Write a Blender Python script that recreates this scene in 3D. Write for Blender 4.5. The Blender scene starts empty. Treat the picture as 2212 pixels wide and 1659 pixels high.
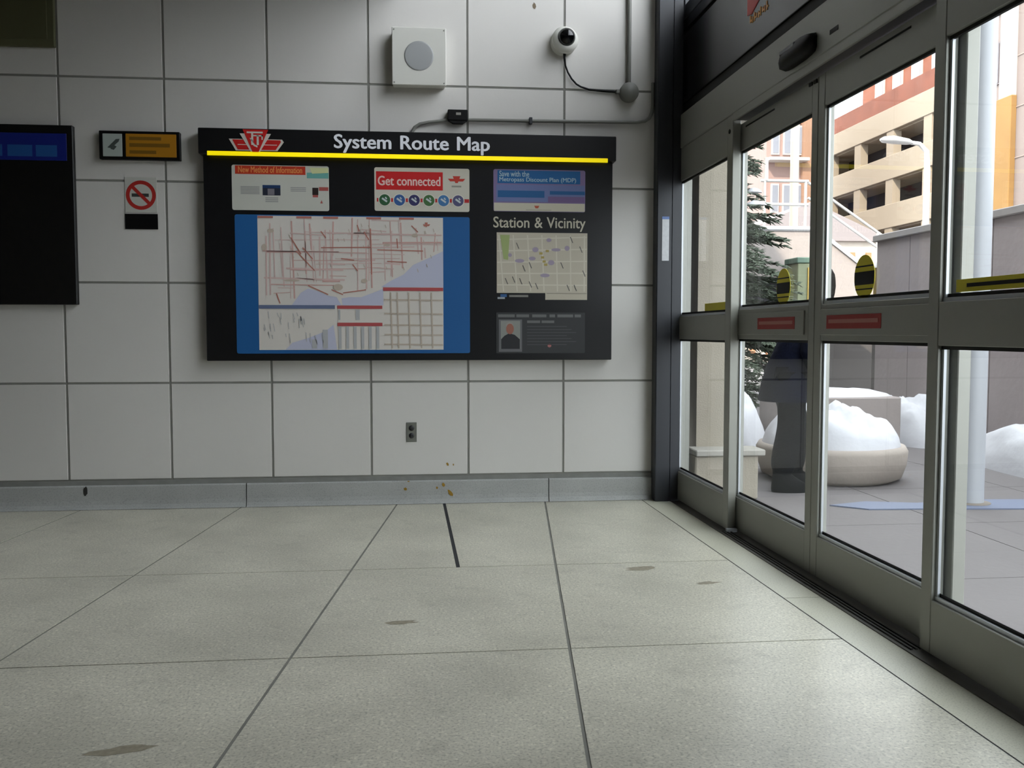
import bpy, math, random
from mathutils import Vector, Matrix, noise
R = math.radians
random.seed(7)
scene = bpy.context.scene
col = scene.collection

# ------------------------------------------------------------------ camera
cam_d = bpy.data.cameras.new('camera')
cam_d.sensor_fit = 'HORIZONTAL'; cam_d.sensor_width = 36.0
cam_d.lens = 36.0 * 1937.0 / 2212.0
cam_d.clip_start = 0.05; cam_d.clip_end = 400
cam = bpy.data.objects.new('camera', cam_d); col.objects.link(cam)
cam.location = (-1.502, -5.679, 1.084)
cam.rotation_euler = (R(90 - 3.30), 0, R(-5.65))
scene.camera = cam

# ------------------------------------------------------------------ sky, sun, exposure
w = bpy.data.worlds.new('sky'); scene.world = w; w.use_nodes = True
bg = w.node_tree.nodes['Background']
bg.inputs['Color'].default_value = (0.90, 0.945, 1.0, 1); bg.inputs['Strength'].default_value = 7.4
sun_d = bpy.data.lights.new('sun', 'SUN'); sun_d.energy = 9.0; sun_d.angle = R(1.0); sun_d.color = (1.0, 0.86, 0.70)
sun = bpy.data.objects.new('sun', sun_d); col.objects.link(sun)
sun.rotation_euler = (R(52), 0, R(-34))
vs = scene.view_settings
vs.view_transform = 'Standard'; vs.look = 'None'; vs.gamma = 1.0; vs.use_curve_mapping = False
vs.exposure = 0.0

# ------------------------------------------------------------------ materials
def lin(c):
    return tuple((v / 255 / 12.92) if v / 255 <= 0.04045 else ((v / 255 + 0.055) / 1.055) ** 2.4 for v in c)
MATS = {}
def mat(name, rgb, rough=0.6, metal=0.0, var=0.0, scale=4.0, bump=0.0, bscale=40.0, emit=0.0, spec=0.5, speck=None, transl=0.0):
    if name in MATS: return MATS[name]
    m = bpy.data.materials.new(name); m.use_nodes = True
    nt = m.node_tree; p = nt.nodes['Principled BSDF']; L = nt.links
    c = lin(rgb) + (1,)
    p.inputs['Base Color'].default_value = c
    p.inputs['Roughness'].default_value = rough
    p.inputs['Metallic'].default_value = metal
    p.inputs['Specular IOR Level'].default_value = spec
    geo = None
    if var or speck or bump:
        geo = nt.nodes.new('ShaderNodeNewGeometry')
    src = None
    if var:
        n = nt.nodes.new('ShaderNodeTexNoise'); n.inputs['Scale'].default_value = scale; n.inputs['Detail'].default_value = 5
        L.new(geo.outputs['Position'], n.inputs['Vector'])
        r = nt.nodes.new('ShaderNodeMapRange')
        r.inputs['From Min'].default_value = 0.3; r.inputs['From Max'].default_value = 0.7
        r.inputs['To Min'].default_value = 1 - var; r.inputs['To Max'].default_value = 1 + var
        L.new(n.outputs['Fac'], r.inputs['Value'])
        mx = nt.nodes.new('ShaderNodeVectorMath'); mx.operation = 'SCALE'
        mx.inputs[0].default_value = c[:3]; L.new(r.outputs['Result'], mx.inputs['Scale'])
        src = mx.outputs['Vector']
    if speck:
        for (sc, lo, hi, k) in speck:
            n = nt.nodes.new('ShaderNodeTexNoise'); n.inputs['Scale'].default_value = sc; n.inputs['Detail'].default_value = 2
            L.new(geo.outputs['Position'], n.inputs['Vector'])
            r = nt.nodes.new('ShaderNodeMapRange')
            r.inputs['From Min'].default_value = lo; r.inputs['From Max'].default_value = hi
            r.inputs['To Min'].default_value = 1.0; r.inputs['To Max'].default_value = k
            L.new(n.outputs['Fac'], r.inputs['Value'])
            mx = nt.nodes.new('ShaderNodeVectorMath'); mx.operation = 'SCALE'
            if src: L.new(src, mx.inputs[0])
            else: mx.inputs[0].default_value = c[:3]
            L.new(r.outputs['Result'], mx.inputs['Scale']); src = mx.outputs['Vector']
    if src: L.new(src, p.inputs['Base Color'])
    if bump:
        n = nt.nodes.new('ShaderNodeTexNoise'); n.inputs['Scale'].default_value = bscale; n.inputs['Detail'].default_value = 4
        L.new(geo.outputs['Position'], n.inputs['Vector'])
        b = nt.nodes.new('ShaderNodeBump'); b.inputs['Strength'].default_value = bump; b.inputs['Distance'].default_value = 0.02
        L.new(n.outputs['Fac'], b.inputs['Height']); L.new(b.outputs['Normal'], p.inputs['Normal'])
    if emit:
        p.inputs['Emission Color'].default_value = c; p.inputs['Emission Strength'].default_value = emit
    MATS[name] = m
    return m
def glass_mat(nm, tint):
    m = bpy.data.materials.new(nm); m.use_nodes = True
    nt = m.node_tree; nt.nodes.clear(); L = nt.links
    out = nt.nodes.new('ShaderNodeOutputMaterial'); mx = nt.nodes.new('ShaderNodeMixShader')
    t = nt.nodes.new('ShaderNodeBsdfTransparent'); t.inputs['Color'].default_value = tint + (1,)
    g = nt.nodes.new('ShaderNodeBsdfGlossy'); g.inputs['Roughness'].default_value = 0.01
    lw = nt.nodes.new('ShaderNodeLayerWeight'); lw.inputs['Blend'].default_value = 0.5
    p5 = nt.nodes.new('ShaderNodeMath'); p5.operation = 'POWER'; p5.inputs[1].default_value = 5.0
    f = nt.nodes.new('ShaderNodeMath'); f.operation = 'MULTIPLY_ADD'; f.inputs[1].default_value = 0.85; f.inputs[2].default_value = 0.025
    L.new(lw.outputs['Facing'], p5.inputs[0]); L.new(p5.outputs['Value'], f.inputs[0])
    L.new(f.outputs['Value'], mx.inputs['Fac']); L.new(t.outputs['BSDF'], mx.inputs[1]); L.new(g.outputs['BSDF'], mx.inputs[2])
    L.new(mx.outputs['Shader'], out.inputs['Surface'])
    return m
GLASS = glass_mat('door_glass', (.86, .875, .87)); GLASSC = glass_mat('clerestory_glass', (.985, .99, .99))
TILE = mat('wall_tile', (216, 213, 208), 0.42, var=0.025, scale=1.2, bump=0.05, bscale=14)
GROUT = mat('grout', (140, 139, 133), 0.9, var=0.08, scale=9)
TERR = mat('terrazzo', (194, 190, 174), 0.36, var=0.13, scale=2.2, speck=[(120, 0.50, 0.66, 0.66), (70, 0.54, 0.70, 1.25), (9, 0.58, 0.78, 0.84)], bump=0.04, bscale=40)
TERRD = mat('terrazzo_border', (192, 190, 172), 0.38, var=0.08, scale=1.4, speck=[(170, 0.52, 0.66, 0.78)])
FJOINT = mat('floor_joint', (120, 119, 112), 0.85, var=0.15, scale=8)
DJOINT = mat('dark_floor_joint', (36, 37, 40), 0.8)
BASE = mat('base_stone', (170, 171, 168), 0.5, var=0.06, scale=5, speck=[(150, 0.52, 0.66, 0.8)])
MORTAR = mat('mortar', (132, 132, 128), 0.9, var=0.1, scale=12)
ALU = mat('anodised_aluminium', (150, 150, 142), 0.42, metal=0.25, var=0.02, scale=3)
ALUB = mat('bright_aluminium', (200, 204, 208), 0.35, metal=0.3)
DARKM = mat('dark_painted_steel', (48, 50, 55), 0.45)
BLACKGL = mat('black_glass_panel', (24, 25, 28), 0.22)
BLACK = mat('black_enamel', (16, 16, 19), 0.38)
BLACKM = mat('black_plastic', (9, 9, 10), 0.5, spec=.25)
RUBBER = mat('black_gasket', (10, 10, 10), 0.7)
WHITEP = mat('white_paint', (214, 213, 205), 0.5)
GRILLE = mat('speaker_grille', (158, 160, 160), 0.6)
CONC = mat('concrete', (150, 141, 137), 0.9, var=0.07, scale=1.3, bump=0.25, bscale=12)
CONCD = mat('darker_concrete', (112, 107, 104), 0.9, var=0.10, scale=1.5, bump=0.25, bscale=12)
STUCCO = mat('beige_stucco', (158, 150, 136), 0.95, var=0.05, scale=3, bump=0.22, bscale=110)
PAVE = mat('paving', (100, 95, 95), 0.85, var=0.06, scale=1.1, bump=0.1, bscale=25)
SNOW = mat('snow', (192, 192, 196), 0.75, var=0.015, scale=3, bump=0.3, bscale=9)
YELLOW = mat('yellow_film', (214, 200, 20), 0.5)
REDL = mat('red_label', (150, 30, 26), 0.5)
CONDUIT = mat('grey_conduit', (120, 120, 114), 0.5)
def pm(rgb, rough=0.55):
    return mat('print_%d_%d_%d' % rgb, rgb, rough)

# ------------------------------------------------------------------ mesh helpers
ORG = {}
class MB:
    def __init__(s): s.v = []; s.f = []; s.mi = []; s.cur = 0; s.sm = False; s.smf = []; s.mats = []
    def use(s, m):
        if m not in s.mats: s.mats.append(m)
        s.cur = s.mats.index(m); return s
    def add(s, vs, fs, smooth=False):
        b = len(s.v); s.v += [tuple(p) for p in vs]
        for f in fs: s.f.append([b + i for i in f]); s.mi.append(s.cur); s.smf.append(smooth)
        return s
    def box(s, x0, x1, y0, y1, z0, z1, c=0.0):
        if x0 > x1: x0, x1 = x1, x0
        if y0 > y1: y0, y1 = y1, y0
        if z0 > z1: z0, z1 = z1, z0
        if c <= 0:
            vs = [(x, y, z) for x in (x0, x1) for y in (y0, y1) for z in (z0, z1)]
            return s.add(vs, [(0, 1, 3, 2), (4, 6, 7, 5), (0, 4, 5, 1), (2, 3, 7, 6), (0, 2, 6, 4), (1, 5, 7, 3)])
        X = (x0, x1); Y = (y0, y1); Z = (z0, z1); vs = []; idx = {}
        for i in (0, 1):
            for j in (0, 1):
                for k in (0, 1):
                    sx = c if i == 0 else -c; sy = c if j == 0 else -c; sz = c if k == 0 else -c
                    for a, p in enumerate(((X[i], Y[j] + sy, Z[k] + sz), (X[i] + sx, Y[j], Z[k] + sz), (X[i] + sx, Y[j] + sy, Z[k]))):
                        idx[(i, j, k, a)] = len(vs); vs.append(p)
        I = lambda i, j, k, a: idx[(i, j, k, a)]
        fs = []
        for e in (0, 1):
            q = [I(e, 0, 0, 0), I(e, 1, 0, 0), I(e, 1, 1, 0), I(e, 0, 1, 0)]; fs.append(q if e else q[::-1])
            q = [I(0, e, 0, 1), I(0, e, 1, 1), I(1, e, 1, 1), I(1, e, 0, 1)]; fs.append(q if e else q[::-1])
            q = [I(0, 0, e, 2), I(1, 0, e, 2), I(1, 1, e, 2), I(0, 1, e, 2)]; fs.append(q if e else q[::-1])
        for a in (0, 1):
            for b in (0, 1):
                fs.append([I(a, b, 0, 0), I(a, b, 1, 0), I(a, b, 1, 1), I(a, b, 0, 1)])
                fs.append([I(a, 0, b, 0), I(a, 1, b, 0), I(a, 1, b, 2), I(a, 0, b, 2)])
                fs.append([I(0, a, b, 1), I(1, a, b, 1), I(1, a, b, 2), I(0, a, b, 2)])
        for i in (0, 1):
            for j in (0, 1):
                for k in (0, 1): fs.append([I(i, j, k, 0), I(i, j, k, 1), I(i, j, k, 2)])
        return s.add(vs, fs)
    def prism(s, poly, axis, a, b, smooth=False):
        """poly of 2-D points extruded along axis: 'y' -> (x,z), 'x' -> (y,z), 'z' -> (x,y)"""
        P = {'y': lambda p, t: (p[0], t, p[1]), 'x': lambda p, t: (t, p[0], p[1]), 'z': lambda p, t: (p[0], p[1], t)}[axis]
        n = len(poly); vs = [P(p, a) for p in poly] + [P(p, b) for p in poly]
        s.add(vs, [list(range(n))[::-1], list(range(n, 2 * n))])
        return s.add(vs, [(i, (i + 1) % n, n + (i + 1) % n, n + i) for i in range(n)], smooth)
    def flat(s, poly, y):
        return s.add([(p[0], y, p[1]) for p in poly], [list(range(len(poly)))])
    def rect(s, x0, x1, z0, z1, y): return s.flat([(x0, z0), (x1, z0), (x1, z1), (x0, z1)], y)
    def ell(s, cx, cz, rx, rz, y, n=28):
        return s.flat([(cx + rx * math.cos(2 * math.pi * i / n), cz + rz * math.sin(2 * math.pi * i / n)) for i in range(n)], y)
    def ring(s, cx, cz, ro, ri, y, n=36):
        a = [(math.cos(2 * math.pi * i / n), math.sin(2 * math.pi * i / n)) for i in range(n)]
        vs = [(cx + ro * c, y, cz + ro * d) for c, d in a] + [(cx + ri * c, y, cz + ri * d) for c, d in a]
        return s.add(vs, [(i, (i + 1) % n, n + (i + 1) % n, n + i) for i in range(n)])
    def line(s, p, q, wd, y):
        d = Vector((q[0] - p[0], q[1] - p[1])); 
        if d.length < 1e-6: return s
        n = Vector((-d.y, d.x)).normalized() * wd / 2
        return s.flat([(p[0] + n.x, p[1] + n.y), (p[0] - n.x, p[1] - n.y), (q[0] - n.x, q[1] - n.y), (q[0] + n.x, q[1] + n.y)], y)
    def tube(s, path, r, n=10, cap=True):
        P = [Vector(p) for p in path]; rr = r if isinstance(r, (list, tuple)) else [r] * len(P)
        vs = []; up = None
        for i, p in enumerate(P):
            t = (P[min(i + 1, len(P) - 1)] - P[max(i - 1, 0)]).normalized()
            if up is None: up = t.orthogonal().normalized()
            up = (up - t * up.dot(t)).normalized(); sd = t.cross(up)
            for k in range(n):
                a = 2 * math.pi * k / n; vs.append(p + (up * math.cos(a) + sd * math.sin(a)) * rr[i])
        fs = [(i * n + k, i * n + (k + 1) % n, (i + 1) * n + (k + 1) % n, (i + 1) * n + k) for i in range(len(P) - 1) for k in range(n)]
        s.add(vs, fs, True)
        if cap:
            s.add(vs[:n], [list(range(n))[::-1]]); s.add(vs[-n:], [list(range(n))])
        return s
    def lathe(s, c, axis, prof, n=32, smooth=True):
        """prof: (t along axis, radius)"""
        c = Vector(c); ax = Vector(axis).normalized(); u = ax.orthogonal().normalized(); v = ax.cross(u); vs = []
        for t, r in prof:
            for k in range(n):
                a = 2 * math.pi * k / n; vs.append(c + ax * t + (u * math.cos(a) + v * math.sin(a)) * r)
        fs = [(i * n + k, i * n + (k + 1) % n, (i + 1) * n + (k + 1) % n, (i + 1) * n + k) for i in range(len(prof) - 1) for k in range(n)]
        s.add(vs, fs, smooth)
        if prof[0][1] > 1e-5: s.add(vs[:n], [list(range(n))[::-1]])
        if prof[-1][1] > 1e-5: s.add(vs[-n:], [list(range(n))])
        return s
    def rings(s, R_, smooth=True, cap=True):
        n = len(R_[0]); vs = [p for r in R_ for p in r]
        s.add(vs, [(i * n + k, i * n + (k + 1) % n, (i + 1) * n + (k + 1) % n, (i + 1) * n + k) for i in range(len(R_) - 1) for k in range(n)], smooth)
        if cap:
            s.add(R_[0], [list(range(n))[::-1]]); s.add(R_[-1], [list(range(n))])
        return s
    def build(s, name, m=None, parent=None, org='base'):
        xs = [p[0] for p in s.v]; ys = [p[1] for p in s.v]; zs = [p[2] for p in s.v]
        o = Vector(((min(xs) + max(xs)) / 2, (min(ys) + max(ys)) / 2, min(zs)))
        me = bpy.data.meshes.new(name)
        me.from_pydata([tuple(Vector(p) - o) for p in s.v], [], s.f)
        for mm in (s.mats or [m]): me.materials.append(mm)
        for i, p in enumerate(me.polygons):
            p.material_index = s.mi[i] if s.mats else 0
            p.use_smooth = s.smf[i]
        me.update()
        ob = bpy.data.objects.new(name, me); col.objects.link(ob)
        if parent is not None:
            ob.parent = parent; ob.location = o - ORG.get(parent, Vector((0, 0, 0)))
        else: ob.location = o
        ORG[ob] = o
        return ob
def tag(o, label=None, cat=None, group=None, kind=None):
    if label: o['label'] = label
    if cat: o['category'] = cat
    if group: o['group'] = group
    if kind: o['kind'] = kind
    return o
def empty(name, loc, rz=0.0, local=False):
    o = bpy.data.objects.new(name, None); col.objects.link(o); o.location = loc; o.rotation_euler = (0, 0, rz)
    o.empty_display_size = 0.1
    ORG[o] = Vector((0, 0, 0)) if local else Vector(loc)
    return o
def share(src, parent, loc, name=None):
    """another piece with the same mesh data"""
    o = src.copy(); col.objects.link(o); o.parent = parent; o.location = Vector(loc) - ORG.get(parent, Vector((0, 0, 0)))
    ORG[o] = Vector(loc)
    return o
def text(name, body, m, parent, x0, x1, z0, z1, y, depth=0.0015, bold=0.0, space=1.0, word=1.0):
    """flat lettering fitted into x0..x1, z0..z1 (z0 = lowest point of the letters), front at y"""
    cu = bpy.data.curves.new('lettering', 'FONT'); cu.body = body; cu.size = 1.0
    cu.space_character = space; cu.space_word = word; cu.resolution_u = 3; cu.extrude = 0.0
    t = bpy.data.objects.new('lettering', cu); col.objects.link(t)
    dg = bpy.context.evaluated_depsgraph_get(); dg.update()
    me = bpy.data.meshes.new_from_object(t.evaluated_get(dg))
    bpy.data.objects.remove(t); bpy.data.curves.remove(cu)
    xs = [v.co.x for v in me.vertices]; ys = [v.co.y for v in me.vertices]
    sx = (x1 - x0) / (max(xs) - min(xs)); sz = (z1 - z0) / (max(ys) - min(ys)); ax, az = min(xs), min(ys)
    mb = MB()
    vs = [(x0 + (v.co.x - ax) * sx, y, z0 + (v.co.y - az) * sz) for v in me.vertices]
    fs_ = [list(p.vertices) for p in me.polygons]
    for i, (du, dv) in enumerate(((0, 0), (1, 0), (-1, 0), (0, .6), (0, -.6)) if bold else ((0, 0),)):
        mb.add([(v[0] + du * bold * sx, y - .00003 * i, v[2] + dv * bold * sz) for v in vs], fs_)
    if depth:
        n = len(vs); cnt = {}
        for p in me.polygons:
            for a, b in p.edge_keys: cnt[(a, b)] = cnt.get((a, b), 0) + 1
        side = [(a, b) for (a, b), c in cnt.items() if c == 1]
        mb.add(vs + [(v[0], y + depth, v[2]) for v in vs], [(a, b, n + b, n + a) for a, b in side])
    bpy.data.meshes.remove(me)
    return mb.build(name, m, parent)
def pts_loc(ob): return ob

# ================================================================== THE ROOM
ZB, DZ0, DZ, T = 0.177, 0.596, 0.612, 0.61
CEIL = 6.6
XL, YF = -7.4, -9.4      # left wall, wall behind the camera
A = R(1.16); XD = 0.116
def W(u, v, z):          # door frame: u along the door line towards the camera, v outwards
    return Vector((XD + math.sin(A) * u + math.cos(A) * v, -math.cos(A) * u + math.sin(A) * v, z))
DROT = -math.pi / 2 + A
def door_empty(name): return empty(name, (XD, 0, 0), DROT, local=True)

# back wall with its tiles
wb = MB().box(XL - 0.2, 0.10, 0.0045, 0.30, 0.0, CEIL).build('wall_back', GROUT)
tag(wb, 'white square tiled wall behind the route map board', 'wall', kind='structure')
zr = [ZB, ZB + DZ0] + [ZB + DZ0 + DZ * i for i in range(1, 10)]
g = 0.0065
base_tile = {}
for r_ in range(len(zr) - 1):
    z0, z1 = zr[r_] + g, zr[r_ + 1] - g
    for k in range(12):
        x1 = -T * k - (g if k else 0.012); x0 = -T * (k + 1) + g
        key = (round(z1 - z0, 4), round(x1 - x0, 4))
        if key not in base_tile:
            base_tile[key] = MB().box(x0, x1, 0.0, 0.0045, z0, z1, c=0.0015).build('tile', TILE, wb)
        else:
            share(base_tile[key], wb, ((x0 + x1) / 2, 0.00225, z0))
# base course: stone skirting with a mortar line over it
bb = empty('baseboard_back', (-3.6, 0, 0)); tag(bb, 'grey speckled stone skirting along the foot of the tiled wall', 'baseboard', kind='structure')
MB().box(XL, -0.03, -0.006, 0.0045, 0.147, 0.172).build('mortar_strip', MORTAR, bb)
xs = [-0.03, -0.705, -2.60, -4.45, -6.2, XL]
for i in range(len(xs) - 1):
    a, b = xs[i + 1] + 0.003, xs[i] - 0.003
    prof = [(0.0045, 0.002), (-0.040, 0.002), (-0.034, 0.012), (-0.026, 0.030), (-0.022, 0.055), (-0.020, 0.140), (-0.014, 0.147), (0.0045, 0.147)]
    MB().prism(prof, 'x', a, b).build('skirting_stone', BASE, bb)
# splashes of mustard on the wall foot
STAIN = mat('mustard_stain', (150, 116, 30), 0.6)
MARK = mat('brown_stain', (118, 104, 84), 0.7)
def blob(mb, cx, cz, rx, rz, y, tilt=0.0, n=12):
    pts = []
    for i in range(n):
        a = 2 * math.pi * i / n; k = 1 + random.uniform(-.25, .25); x, z = rx * math.cos(a) * k, rz * math.sin(a) * k
        pts.append((cx + x * math.cos(tilt) - z * math.sin(tilt), cz + x * math.sin(tilt) + z * math.cos(tilt)))
    return mb.flat(pts, y)
s_ = MB(); blob(s_, -1.352, .246, .008, .013, -.0006, .5); blob(s_, -1.315, .243, .004, .007, -.0006)
s_.build('stain', STAIN, wb)
s_ = MB(); blob(s_, -1.378, .118, .010, .014, -.0216, .4); blob(s_, -1.336, .066, .010, .026, -.0235, .6); blob(s_, -1.62, .095, .010, .010, -.0222, .4); blob(s_, -1.42, .10, .006, .008, -.0222, .4); blob(s_, -1.60, .143, .007, .004, -.0216)
s_.build('stain', STAIN, bb)
s_ = MB(); blob(s_, -.80, 3.118, .012, .018, -.0006, .2); s_.build('stain', MARK, wb)
s_ = MB(); blob(s_, -3.56, .113, .014, .03, -.0225, .1); s_.build('stain', mat('dark_scuff', (50, 48, 44), .7), bb)

# floor: slab bed, slabs between skewed joints, border strip along the doors
fl = MB().box(XL - .2, 0.34, YF - .2, 0.30, -0.25, -0.0022).build('floor', FJOINT)
tag(fl, 'beige speckled terrazzo floor of large slabs', 'floor', kind='structure')
t_ = math.tan(R(-5.93)); td = math.tan(R(1.45))
def fx(x0, y): return x0 - t_ * y            # strip joint position at depth y (y<0)
def fdx(y): return -0.099 - td * y
def slab(poly, name='slab', m=TERR):
    return MB().prism(poly, 'z', -0.0021, 0.0).build(name, m, fl)
gj, gc = 0.0055, 0.003
joints = [-0.728, -1.670, -2.629, -3.585, -4.54, -5.495, -6.45, -7.4, -8.35]
ycuts = [-0.03, -1.585, -2.69, -3.80, -4.91, -6.02, -7.13, -8.24, YF]
for i in range(len(joints)):
    for j in range(len(ycuts) - 1):
        ya, yb = ycuts[j] - (gc if j else 0), ycuts[j + 1] + gc
        xr = (lambda y: fdx(y) - .003) if i == 0 else (lambda y, q=joints[i - 1]: fx(q, y) - gj)
        xl = lambda y, q=joints[i]: fx(q, y) + gj
        def cl(x): return max(x, XL)
        if xr(yb) < XL + .05: continue
        if i == 0 and j > 7: continue
        if i == 1 and j == 0:      # this slab is split by an open black joint
            c0, c1 = (-1.375, -.03), (-1.347, -1.585)
            slab([(xl(ya), ya), (xl(yb), yb), (c1[0] - .009, yb), (c0[0] - .009, ya)])
            slab([(c0[0] + .009, ya), (c1[0] + .009, yb), (xr(yb), yb), (xr(ya), ya)])
            MB().prism([(c0[0] - .009, ya), (c1[0] - .009, yb), (c1[0] + .009, yb), (c0[0] + .009, ya)], 'z', -.0022, -.0012).build('open_joint', DJOINT, fl)
            continue
        slab([(cl(xl(ya)), ya), (cl(xl(yb)), yb), (xr(yb), yb), (xr(ya), ya)])
# border strip (long stones beside the doors)
bc = [-0.03, -2.2, -4.4, -6.6, -9.4]
for j in range(len(bc) - 1):
    ya, yb = bc[j] - (.002 if j else 0), bc[j + 1] + .002
    slab([(fdx(ya) + .003, ya), (fdx(yb) + .003, yb), (W(-yb, 0.04, 0).x, yb), (W(-ya, 0.04, 0).x, ya)], 'border_stone', TERRD)
MB().prism([(fdx(-.03) - .003, -.03), (fdx(-9.4) - .003, -9.4), (fdx(-9.4) + .003, -9.4), (fdx(-.03) + .003, -.03)], 'z', -.0022, -.0014).build('border_joint', DJOINT, fl)
# scuff marks on the floor (dirt with its own shape)
for (cx, cy, rx, ry, tl) in ((-.511, -1.69, .075, .03, .1), (-1.598, -2.357, .07, .03, .15), (-2.28, -3.318, .08, .03, .2), (-.28, -1.95, .06, .018, .1)):
    pts = []
    for i in range(14):
        a = 2 * math.pi * i / 14; k = 1 + random.uniform(-.35, .3); x, y = rx * math.cos(a) * k, ry * math.sin(a) * k
        pts.append((cx + x * math.cos(tl) - y * math.sin(tl), cy + x * math.sin(tl) + y * math.cos(tl)))
    MB().add([(p[0], p[1], .0006) for p in pts], [list(range(14))]).build('scuff', mat('floor_scuff', (142, 134, 116), .6, var=.2, scale=60), fl)

# shell behind and beside the camera, ceiling
WPL = mat('plain_wall', (72, 72, 67), .8, var=.03)
tag(MB().box(XL - .2, XL, YF - .2, 0.0045, 0, CEIL).build('wall_left', WPL), 'plain grey wall far to the left of the lobby', 'wall', kind='structure')
tag(MB().box(XL, 0.34, YF - .2, YF, 0, CEIL).build('wall_front', WPL), 'plain grey wall behind the viewer', 'wall', kind='structure')
ce = MB().box(XL - .2, .45, YF - .2, .55, CEIL, CEIL + .35).build('ceiling', mat('ceiling_paint', (150, 150, 146), .9))
tag(ce, 'flat pale ceiling slab over the lobby', 'ceiling', kind='structure')

MB().box(XL, -1.55, YF, -.001, 3.24, 3.55).build('light_blocking_slab', mat('light_blocking_slab', (84, 84, 78), .9), ce)  # unseen slab, added to keep clerestory light off the left side
# ------------------------------------------------------------------ the door wall
UE = 3.86                # end of the glazed run
wr = door_empty('wall_right'); tag(wr, 'dark panelled wall over and beside the sliding doors', 'wall', kind='structure')
JZ = 2.962; SILL = 3.04
def dpart(name, m, parent, u0, u1, w0, w1, z0, z1, c=0.0):
    return MB().box(u0, u1, w0, w1, z0, z1, c).build(name, m, parent)
dpart('backing', DARKM, wr, -.05, 9.3, .05, .22, 2.447, SILL)
for i, (a, b) in enumerate(((-.04, 2.45), (2.45, 4.9), (4.9, 7.2), (7.2, 9.3))):
    dpart('spandrel_panel', BLACKGL, wr, a + .004, b - .004, .022, .055, 2.525, JZ - .012, .003)
    dpart('spandrel_panel', BLACKGL, wr, a + .004, b - .004, .022, .055, JZ + .012, SILL, .003)
dpart('shadow_gap', RUBBER, wr, -.04, 9.3, .035, .055, 2.447, 2.525)
dpart('sill', DARKM, wr, -.04, 9.3, .02, .22, SILL, SILL + .05, .004)
dpart('side_wall', mat('dark_grey_wall', (70, 71, 72), .7), wr, UE, 9.3, .02, .24, 0, 2.447)
dpart('head_beam', WPL, wr, -.05, 9.3, .0, .24, 6.3, CEIL)
# clerestory windows over the panels
NW, WL = 3, 1.55
for i in range(NW):
    wn = door_empty('window_%d' % (i + 3)); tag(wn, ('high clerestory window over the black panels, next to the tiled wall', 'second high clerestory window counted from the tiled wall', 'third high clerestory window counted from the tiled wall')[i], 'window', kind='structure')
    a, b = i * WL, i * WL + WL
    for (p, q) in ((a, a + .05), (b - .05, b)): dpart('mullion', DARKM, wn, p, q, .03, .15, SILL + .05, 6.3, .004)
    for (p, q) in ((SILL + .05, SILL + .10), (6.25, 6.3)): dpart('rail', DARKM, wn, a + .05, b - .05, .03, .15, p, q, .004)
    dpart('pane', GLASSC, wn, a + .05, b - .05, .085, .093, SILL + .10, 6.25)
dpart('upper_wall', WPL, wr, NW * WL, 9.3, .0, .24, SILL + .05, 6.3)

# corner post and its little white notice
po = MB().box(-.032, .068, -.10, 0.0, 0, CEIL, .006).build('trim_1', DARKM)
tag(po, 'dark grey steel post in the corner beside the tiled wall', 'post', kind='structure')
MB().box(.068, .125, -.10, 0.25, 0, CEIL).build('return', DARKM, po)
nt_ = MB().box(.000, .046, -.1025, -.1002, 1.535, 1.812, .0008).build('white_notice', mat('notice_paper', (196, 198, 200), .6, var=.06, scale=60))
tag(nt_, 'narrow white notice strip stuck on the dark corner post', 'notice')
MB().box(.000, .046, -.1032, -.1025, 1.795, 1.812).build('blue_edge', pm((96, 120, 170)), nt_)

# ---- fixed glazed panels and the sliding leaves
def framed(o, u0, u1, w0, w1, zs_, sl, sr, gw, zt, wl=None):
    """frame with bottom, middle and top rail; zs_ = z of glass openings [(b,t),(b,t)]"""
    for nm, a, b, we in (('stile', u0, u0 + sl, wl or w1), ('stile', u1 - sr, u1, w1)):
        dpart(nm, ALU, o, a, b, w0, we, 0.012, zt, .003)
    ga, gb = u0 + sl, u1 - sr
    dpart('bottom_rail', ALU, o, ga, gb, w0 + .001, w1 - .001, .012, zs_[0][0], .002)
    dpart('middle_rail', ALU, o, ga, gb, w0 + .001, w1 - .001, zs_[0][1], zs_[1][0], .002)
    dpart('top_rail', ALU, o, ga, gb, w0 + .001, w1 - .001, zs_[1][1], zt, .002)
    for zb_, zt_ in zs_:
        dpart('pane', GLASS, o, ga - .004, gb + .004, gw, gw + .008, zb_ - .004, zt_ + .004)
        # glazing beads on the inside
        for p, q, r1, r2, mm in ((ga, gb, zb_, zb_ + .014, ALUB), (ga, gb, zt_ - .012, zt_, RUBBER)):
            dpart('glazing_bead', mm, o, p, q, gw - .012, gw - .0005, r1, r2)
        for p, q in ((ga, ga + .012), (gb - .012, gb)):
            dpart('glazing_bead', ALUB, o, p, q, gw - .010, gw - .0005, zb_ + .014, zt_ - .012)
        # black gasket line over the bottom bead
        dpart('gasket', RUBBER, o, ga, gb, gw - .0022, gw - .0004, zb_ + .014, zb_ + .026)
fz = [(.193, 1.040), (1.183, 2.034)]
w1_ = door_empty('window_1'); tag(w1_, 'fixed glazed side panel next to the dark corner post', 'window', kind='structure')
framed(w1_, -.015, 1.000, 0.0, .045, fz, .085, .080, .026, 2.236, wl=.085)
w2_ = door_empty('window_2'); tag(w2_, 'fixed glazed side panel nearest the viewer, right of the sliding doors', 'window', kind='structure')
framed(w2_, 2.832, UE, 0.0, .045, fz, .060, .085, .026, 2.236)
lz = [(.190, 1.048), (1.205, 2.050)]
d1 = door_empty('door_1'); tag(d1, 'sliding glass door leaf on the left, a dark figure behind it', 'door', kind='structure')
framed(d1, .890, 1.884, .052, .098, lz, .078, .060, .076, 2.19)
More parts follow.
